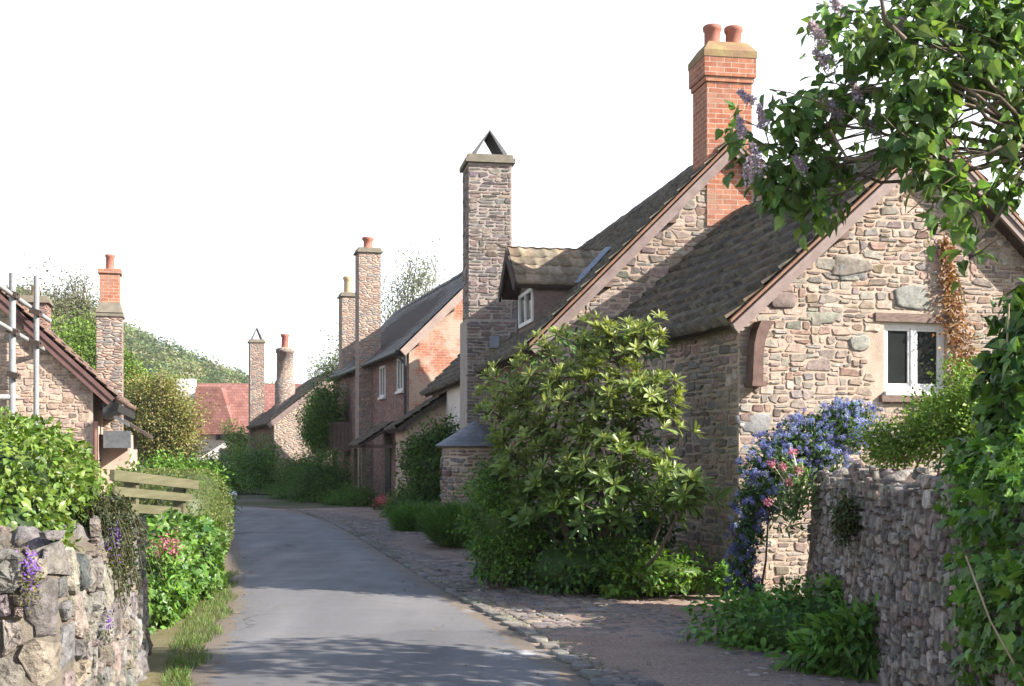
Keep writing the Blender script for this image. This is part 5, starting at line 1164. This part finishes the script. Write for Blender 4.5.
bl = [(at(px, py, Y), (rx_ * Y / F, max(.2, rx_ * Y / F), ry_ * Y / F)) for px, py, Y, rx_, ry_ in LB]
b = MB(); LIL = [(.095, .18, .045), (.12, .21, .055), (.155, .25, .075), (.075, .145, .04), (.13, .19, .06)]
crown(b, [(c, tuple(np.array(r_) * .92)) for c, r_ in bl], 380, .066, 8, .09, T_HEART, LIL, g, .75, thick=.4, flat=1.)
crown(b, [((3.95, 6.8, 2.2), (.65, .75, 1.4)), ((4.3, 7.6, 3.2), (.7, .7, 1.0))], 260, .09, 12, .098, T_HEART, LIL, g, .75, thick=.4, flat=1.)  # unseen lower crown, added out of frame to shade the near road
b.build('crown', M['lilacleaf'], lt)
b = MB(); tb = np.array([4.6, 7.9, 0.]); fork = np.array([4.3, 7.8, 1.5])
limb(b, tb, fork, .11, .085, g, .03, 7, 0, 10)
f2 = np.array([3.9, 7.6, 3.0]); f1 = np.array([4.2, 7.7, 3.6]); f3 = at(1035, 150, 7.4)
limb(b, fork, f2, .07, .05, g, .05, 7); limb(b, fork, f1, .065, .045, g, .05, 7); limb(b, f2, f3, .045, .03, g, .05, 6)
for c, r_ in bl:
    s_ = min((f1, f2, f3), key=lambda q: np.linalg.norm(q - c)); P = limb(b, s_, c, .016, .005, g, .13, 9)
    for _ in range(5): limb(b, P[g.integers(4, 8)], c + g.normal(0, 1, 3) * np.array(r_) * .7, .006, .003, g, .1, 5, 0, 5)
for pts in ([(1024, 130), (985, 110), (950, 100), (925, 70)], [(930, 120), (880, 155), (848, 160), (830, 130)], [(905, 40), (885, 20), (880, -10)]): tube(b, [at(x, y, 7.3) for x, y in pts], [.018, .014, .01, .007][:len(pts)], 6)
b.build('trunk', M['bark'], lt)
for px, py, sc in ((757, 160, 1.2), (748, 172, 1.), (826, 62, 1.2), (818, 34, 1.1), (832, 108, 1.1), (762, 118, .9), (741, 128, .8), (838, 6, 1.1), (856, 92, .8), (747, 98, .7), (873, 130, .8), (800, 165, .7), (902, 25, .7)):
    c = at(px, py, 7.55); n = 260; t = g.random(n); ax = nrm(np.array([-.4, -.2, .8]) + g.normal(0, .3, 3)); q = c + ax * (t[:, None] - .4) * .16 * sc + rdir(n, g) * (.042 * sc * (1 - .75 * t))[:, None] * g.uniform(.6, 1.1, (n, 1))
    b = MB(); leaves(b, T_DIA, q, rdir(n, g), rdir(n, g), .024, pick([(.50, .43, .60), (.56, .49, .64), (.42, .33, .48), (.36, .26, .36)], n, g)); b.build('blossom', M['petal'], lt)

# =================================================================== trees beyond
def tree(name, label, px, Y, ztop, rx_, cols, g, n=200, per=40, size=.2, trunk_r=.12, low=.35, cl=.12, group='trees beyond the cottages', lean=0, thick=.35, sparse=False):
    base = at(px, 450, Y); base[2] = 0; rt = plant(name, label, 'tree', base, group)
    cz = ztop * (1 + low) / 2; rz = ztop * (1 - low) / 2
    subs = [(np.array([base[0] + g.normal(0, rx_ * .35), base[1] + g.normal(0, rx_ * .35), cz + g.normal(0, rz * .35)]), (rx_ * g.uniform(.4, .62),) * 2 + (rz * g.uniform(.4, .62),)) for _ in range(7)]
    b = MB(); c = crown(b, subs, n, rx_ * cl, per, size, T_DIA, cols, g, .2, thick=thick, ctint=.22); b.build('crown', M['leaf'], rt)
    b = MB(); top = np.array([base[0], base[1], ztop * .75]); P = limb(b, base, top, trunk_r, trunk_r * .4, g, .03, 8)
    for k in range(0, len(c), max(1, len(c) // (170 if sparse else 30))): limb(b, P[g.integers(2, 8)], c[k], trunk_r * .3, trunk_r * (.13 if sparse else .08), g, .08, 5, 0, 5)
    b.build('trunk', M['bark'], rt)
G = np.random.default_rng
tree('bronze_tree', 'bronze-brown leafed round tree behind the left hedges', 160, 52, 6.3, 2.2, [(.21, .19, .055), (.24, .20, .065), (.17, .185, .05), (.27, .23, .08), (.15, .19, .045)], G(71), 560, 70, .11, low=.1, cl=.13)
tree('green_tree', 'yellow-green tree just right of the brick-topped stack', 128, 60, 7.2, 1.8, [(.12, .2, .03), (.15, .22, .04), (.1, .16, .03)], G(72), 300, 50, .17, low=.2)
tree('green_tree', 'broad fresh green tree between the two left stacks', 70, 62, 8.6, 2.6, [(.13, .21, .03), (.11, .18, .03), (.16, .24, .05)], G(73), 420, 50, .17, low=.1)
tree('green_tree', 'fresh green tree low against the hill behind the left house', 30, 66, 7.8, 3.2, [(.13, .2, .03), (.11, .17, .03)], G(74), 300, 50, .18, low=.1)
tree('budding_tree', 'thin budding tree whose top shows over the scaffold', 55, 70, 12.6, 3.2, [(.17, .18, .10), (.14, .15, .09)], G(75), 462, 26, .15, .14, low=.35, cl=.16, thick=.5, sparse=True)
tree('budding_tree', 'thin budding tree beside the brick-topped stack', 88, 72, 12.4, 2.2, [(.17, .19, .10), (.13, .15, .08)], G(76), 330, 26, .15, .14, low=.35, cl=.16, thick=.5, sparse=True)
tree('budding_tree', 'pale budding tree behind the tall stacks of the brick cottage', 408, 75, 12.4, 3.6, [(.18, .2, .12), (.2, .22, .14)], G(77), 572, 26, .15, .14, low=.3, cl=.15, thick=.5, sparse=True)
tree('budding_tree', 'pale budding tree left of the tall stacks of the brick cottage', 335, 80, 8.6, 2.6, [(.18, .2, .12), (.15, .19, .1)], G(78), 462, 26, .15, .14, low=.3, cl=.15, thick=.5, sparse=True)
tree('young_tree', 'dark green young tree leaning over the sunlit pale gable', 320, 45, 4.1, 1.15, GREEN + BRIGHT, G(79), 420, 55, .085, .06, low=.12, cl=.14)
tree('garden_tree', 'light green tree in front of the far white house', 241, 84, 4.2, 1.5, [(.17, .24, .06), (.14, .2, .05)], G(80), 130, 30, .18, low=.1, cl=.14)

tree('unseen_tree', 'unseen leafy tree added out of view to darken the panes of the white gable window', 512 + 1200 * 15.5 / 4.0, 4.0, 6.5, 2.8, GREEN, G(81), 300, 40, .22, .15, low=.25, group=None)  # out-of-view tree, added so the gable panes mirror dark leaves
# hill with woods
HX = [-700, -300, -150, 0, 60, 120, 160, 200, 245, 300, 360, 450, 600, 900, 1300]; HYp = [300, 262, 268, 285, 303, 326, 341, 358, 378, 398, 415, 428, 437, 444, 448]
def hill_z(px, Y):
    c = np.interp(px, HX, HYp); t = np.clip((Y - 170) / 190, 0, 1); t = t * t * (3 - 2 * t)
    return (H + (YH - c) * 360 / F - 4) * t - .6
b = MB(); pxs = np.linspace(-700, 1300, 60); Ys = np.linspace(165, 420, 26)
V = [((px - CX) / F * 360, Y, float(hill_z(px, min(Y, 360)))) for Y in Ys for px in pxs]
b.add(V, np.array([(i * 60 + j, i * 60 + j + 1, (i + 1) * 60 + j + 1, (i + 1) * 60 + j) for i in range(25) for j in range(59)]), 0, True)
struct(b.build('hill', m_noise('wooded slope', (.05, .075, .025), (.09, .11, .04), .08, .95, .5, .5, .5)))
g = G(90); b = MB(); n = 1800; px = g.uniform(-260, 520, n); Y = 185 + 185 * g.random(n) ** .8
X = (px - CX) / F * 360; Z = hill_z(px, np.minimum(Y, 360)); k = np.repeat(np.arange(n), 140)
sz = g.uniform(2.4, 5.2, n); d = rdir(len(k), g); d[:, 2] = np.abs(d[:, 2])
q = np.stack([X[k], Y[k], Z[k] + .8], 1) + d * sz[k][:, None] * np.array([1, 1, 1.15]) * g.uniform(.75, 1.05, (len(k), 1))
tc = np.array([(.12, .17, .04), (.085, .13, .035), (.16, .20, .05), (.065, .10, .035), (.17, .165, .07)])[g.integers(0, 5, n)] * g.uniform(.8, 1.25, (n, 1))
leaves(b, T_DIA, q, np.cross(d, rdir(len(k), g)) + d * .3, d + g.normal(0, .18, d.shape), 1.0, np.clip(tc[k] * (1 + g.normal(0, .06, (len(k), 1))), 0, .5))
o = b.build('hillside_wood', M['leaf']); tag(o, 'mixed spring woodland covering the hill beyond the village', 'wood', kind='stuff')

# small stones at the planting edge and the white stone on the bend
g = G(91)
for px, py, s_ in ((545, 583, .11), (562, 580, .13), (583, 586, .10), (570, 584, .08), (730, 590, .1), (745, 596, .13), (505, 566, .1), (780, 590, .11), (492, 548, .1)):
    p = gnd(px, py); b = MB(); blob_solid(b, [p[0], p[1], s_ * .45], (s_ * 1.15, s_ * .8, s_ * .6), g, 12, .16, 0, np.array([.22, .18, .16]) * g.uniform(.8, 1.2)); o = b.build('edging_stone', M['wallstone'], origin=[p[0], p[1], 0])
    tag(o, 'rough stone lying along the edge of the planting by the cottages', 'stone', 'edging stones by the cottages')
p = gnd(232, 500); b = MB(); blob_solid(b, [p[0], p[1], .14], (.17, .15, .19), g, 14, .05, 0, (.8, .8, .78)); o = b.build('whitewashed_stone', M['wallstone'], origin=[p[0], p[1], 0]); tag(o, 'small round whitewashed stone at the roadside on the bend', 'stone')

b = MB(); b.add([(x, y, z) for z in (-3, 75) for x, y in ((-480, -25), (480, -25), (480, 470), (-480, 470))], BOXF)
m, nt = new_mat('spring haze'); k = N(nt); v = k.n('ShaderNodeVolumePrincipled'); v.inputs['Color'].default_value = (.9, .94, 1, 1); v.inputs['Density'].default_value = .0002
o_ = k.n('ShaderNodeOutputMaterial'); nt.links.new(v.outputs[0], o_.inputs['Volume'])
o = b.build('haze', m); tag(o, 'thin pale haze over the valley', 'haze', kind='stuff')

# =================================================================== LIGHT, SKY, CAMERA
EL, AZ = R(31), R(107)                       # sun to the right and a little behind the camera
w = bpy.data.worlds.new('World'); SC.world = w; w.use_nodes = True; nt = w.node_tree; nt.nodes.clear(); k = N(nt)
sky = k.n('ShaderNodeTexSky', sky_type='NISHITA', sun_disc=False, sun_elevation=EL, sun_rotation=AZ); sky.air_density = 1.; sky.dust_density = 1.5; sky.ozone_density = 2.
tc = k.n('ShaderNodeTexCoord').outputs['Generated']
mp = k.n('ShaderNodeMapping'); nt.links.new(tc, mp.inputs['Vector']); mp.inputs['Scale'].default_value = (1, 1, 2.5)
sp = k.n('ShaderNodeSeparateXYZ'); nt.links.new(tc, sp.inputs[0])
lowc = k.ramp(sp.outputs[2], [(.26, 1.), (.50, .04)])
cl = k.math('MULTIPLY', k.ramp(k.noise(mp.outputs[0], 2.2, 5, .55), [(.34, .55), (.56, 1.)]), lowc)
col = k.mix(cl, sky.outputs[0], (5.4, 5.5, 5.75))
bg = k.n('ShaderNodeBackground'); nt.links.new(col, bg.inputs['Color']); bg.inputs['Strength'].default_value = .118
o = k.n('ShaderNodeOutputWorld'); nt.links.new(bg.outputs[0], o.inputs[0])
from mathutils import Vector
sd = bpy.data.lights.new('sun', 'SUN'); sd.energy = 5.; sd.angle = R(.5); sd.color = (1, .94, .86)
so = bpy.data.objects.new('sun', sd); COL.objects.link(so); so.location = (30, -5, 30)
dirv = Vector((math.sin(AZ) * math.cos(EL), math.cos(AZ) * math.cos(EL), math.sin(EL)))
so.rotation_euler = dirv.to_track_quat('Z', 'Y').to_euler()
cd = bpy.data.cameras.new('camera'); co = bpy.data.objects.new('camera', cd); COL.objects.link(co)
co.location = (0, 0, H); co.rotation_euler = (R(90), 0, 0); cd.sensor_width = 36; cd.lens = F * 36 / 1024; cd.shift_y = (YH - 343) / 1024; cd.clip_start = .1; cd.clip_end = 3000
SC.camera = co
SC.view_settings.view_transform = 'Standard'; SC.view_settings.look = 'None'; SC.view_settings.gamma = 1; SC.view_settings.exposure = 1.52; SC.view_settings.use_curve_mapping = False
SC.cycles.max_bounces = 6; SC.cycles.transparent_max_bounces = 4; SC.cycles.use_denoising = True
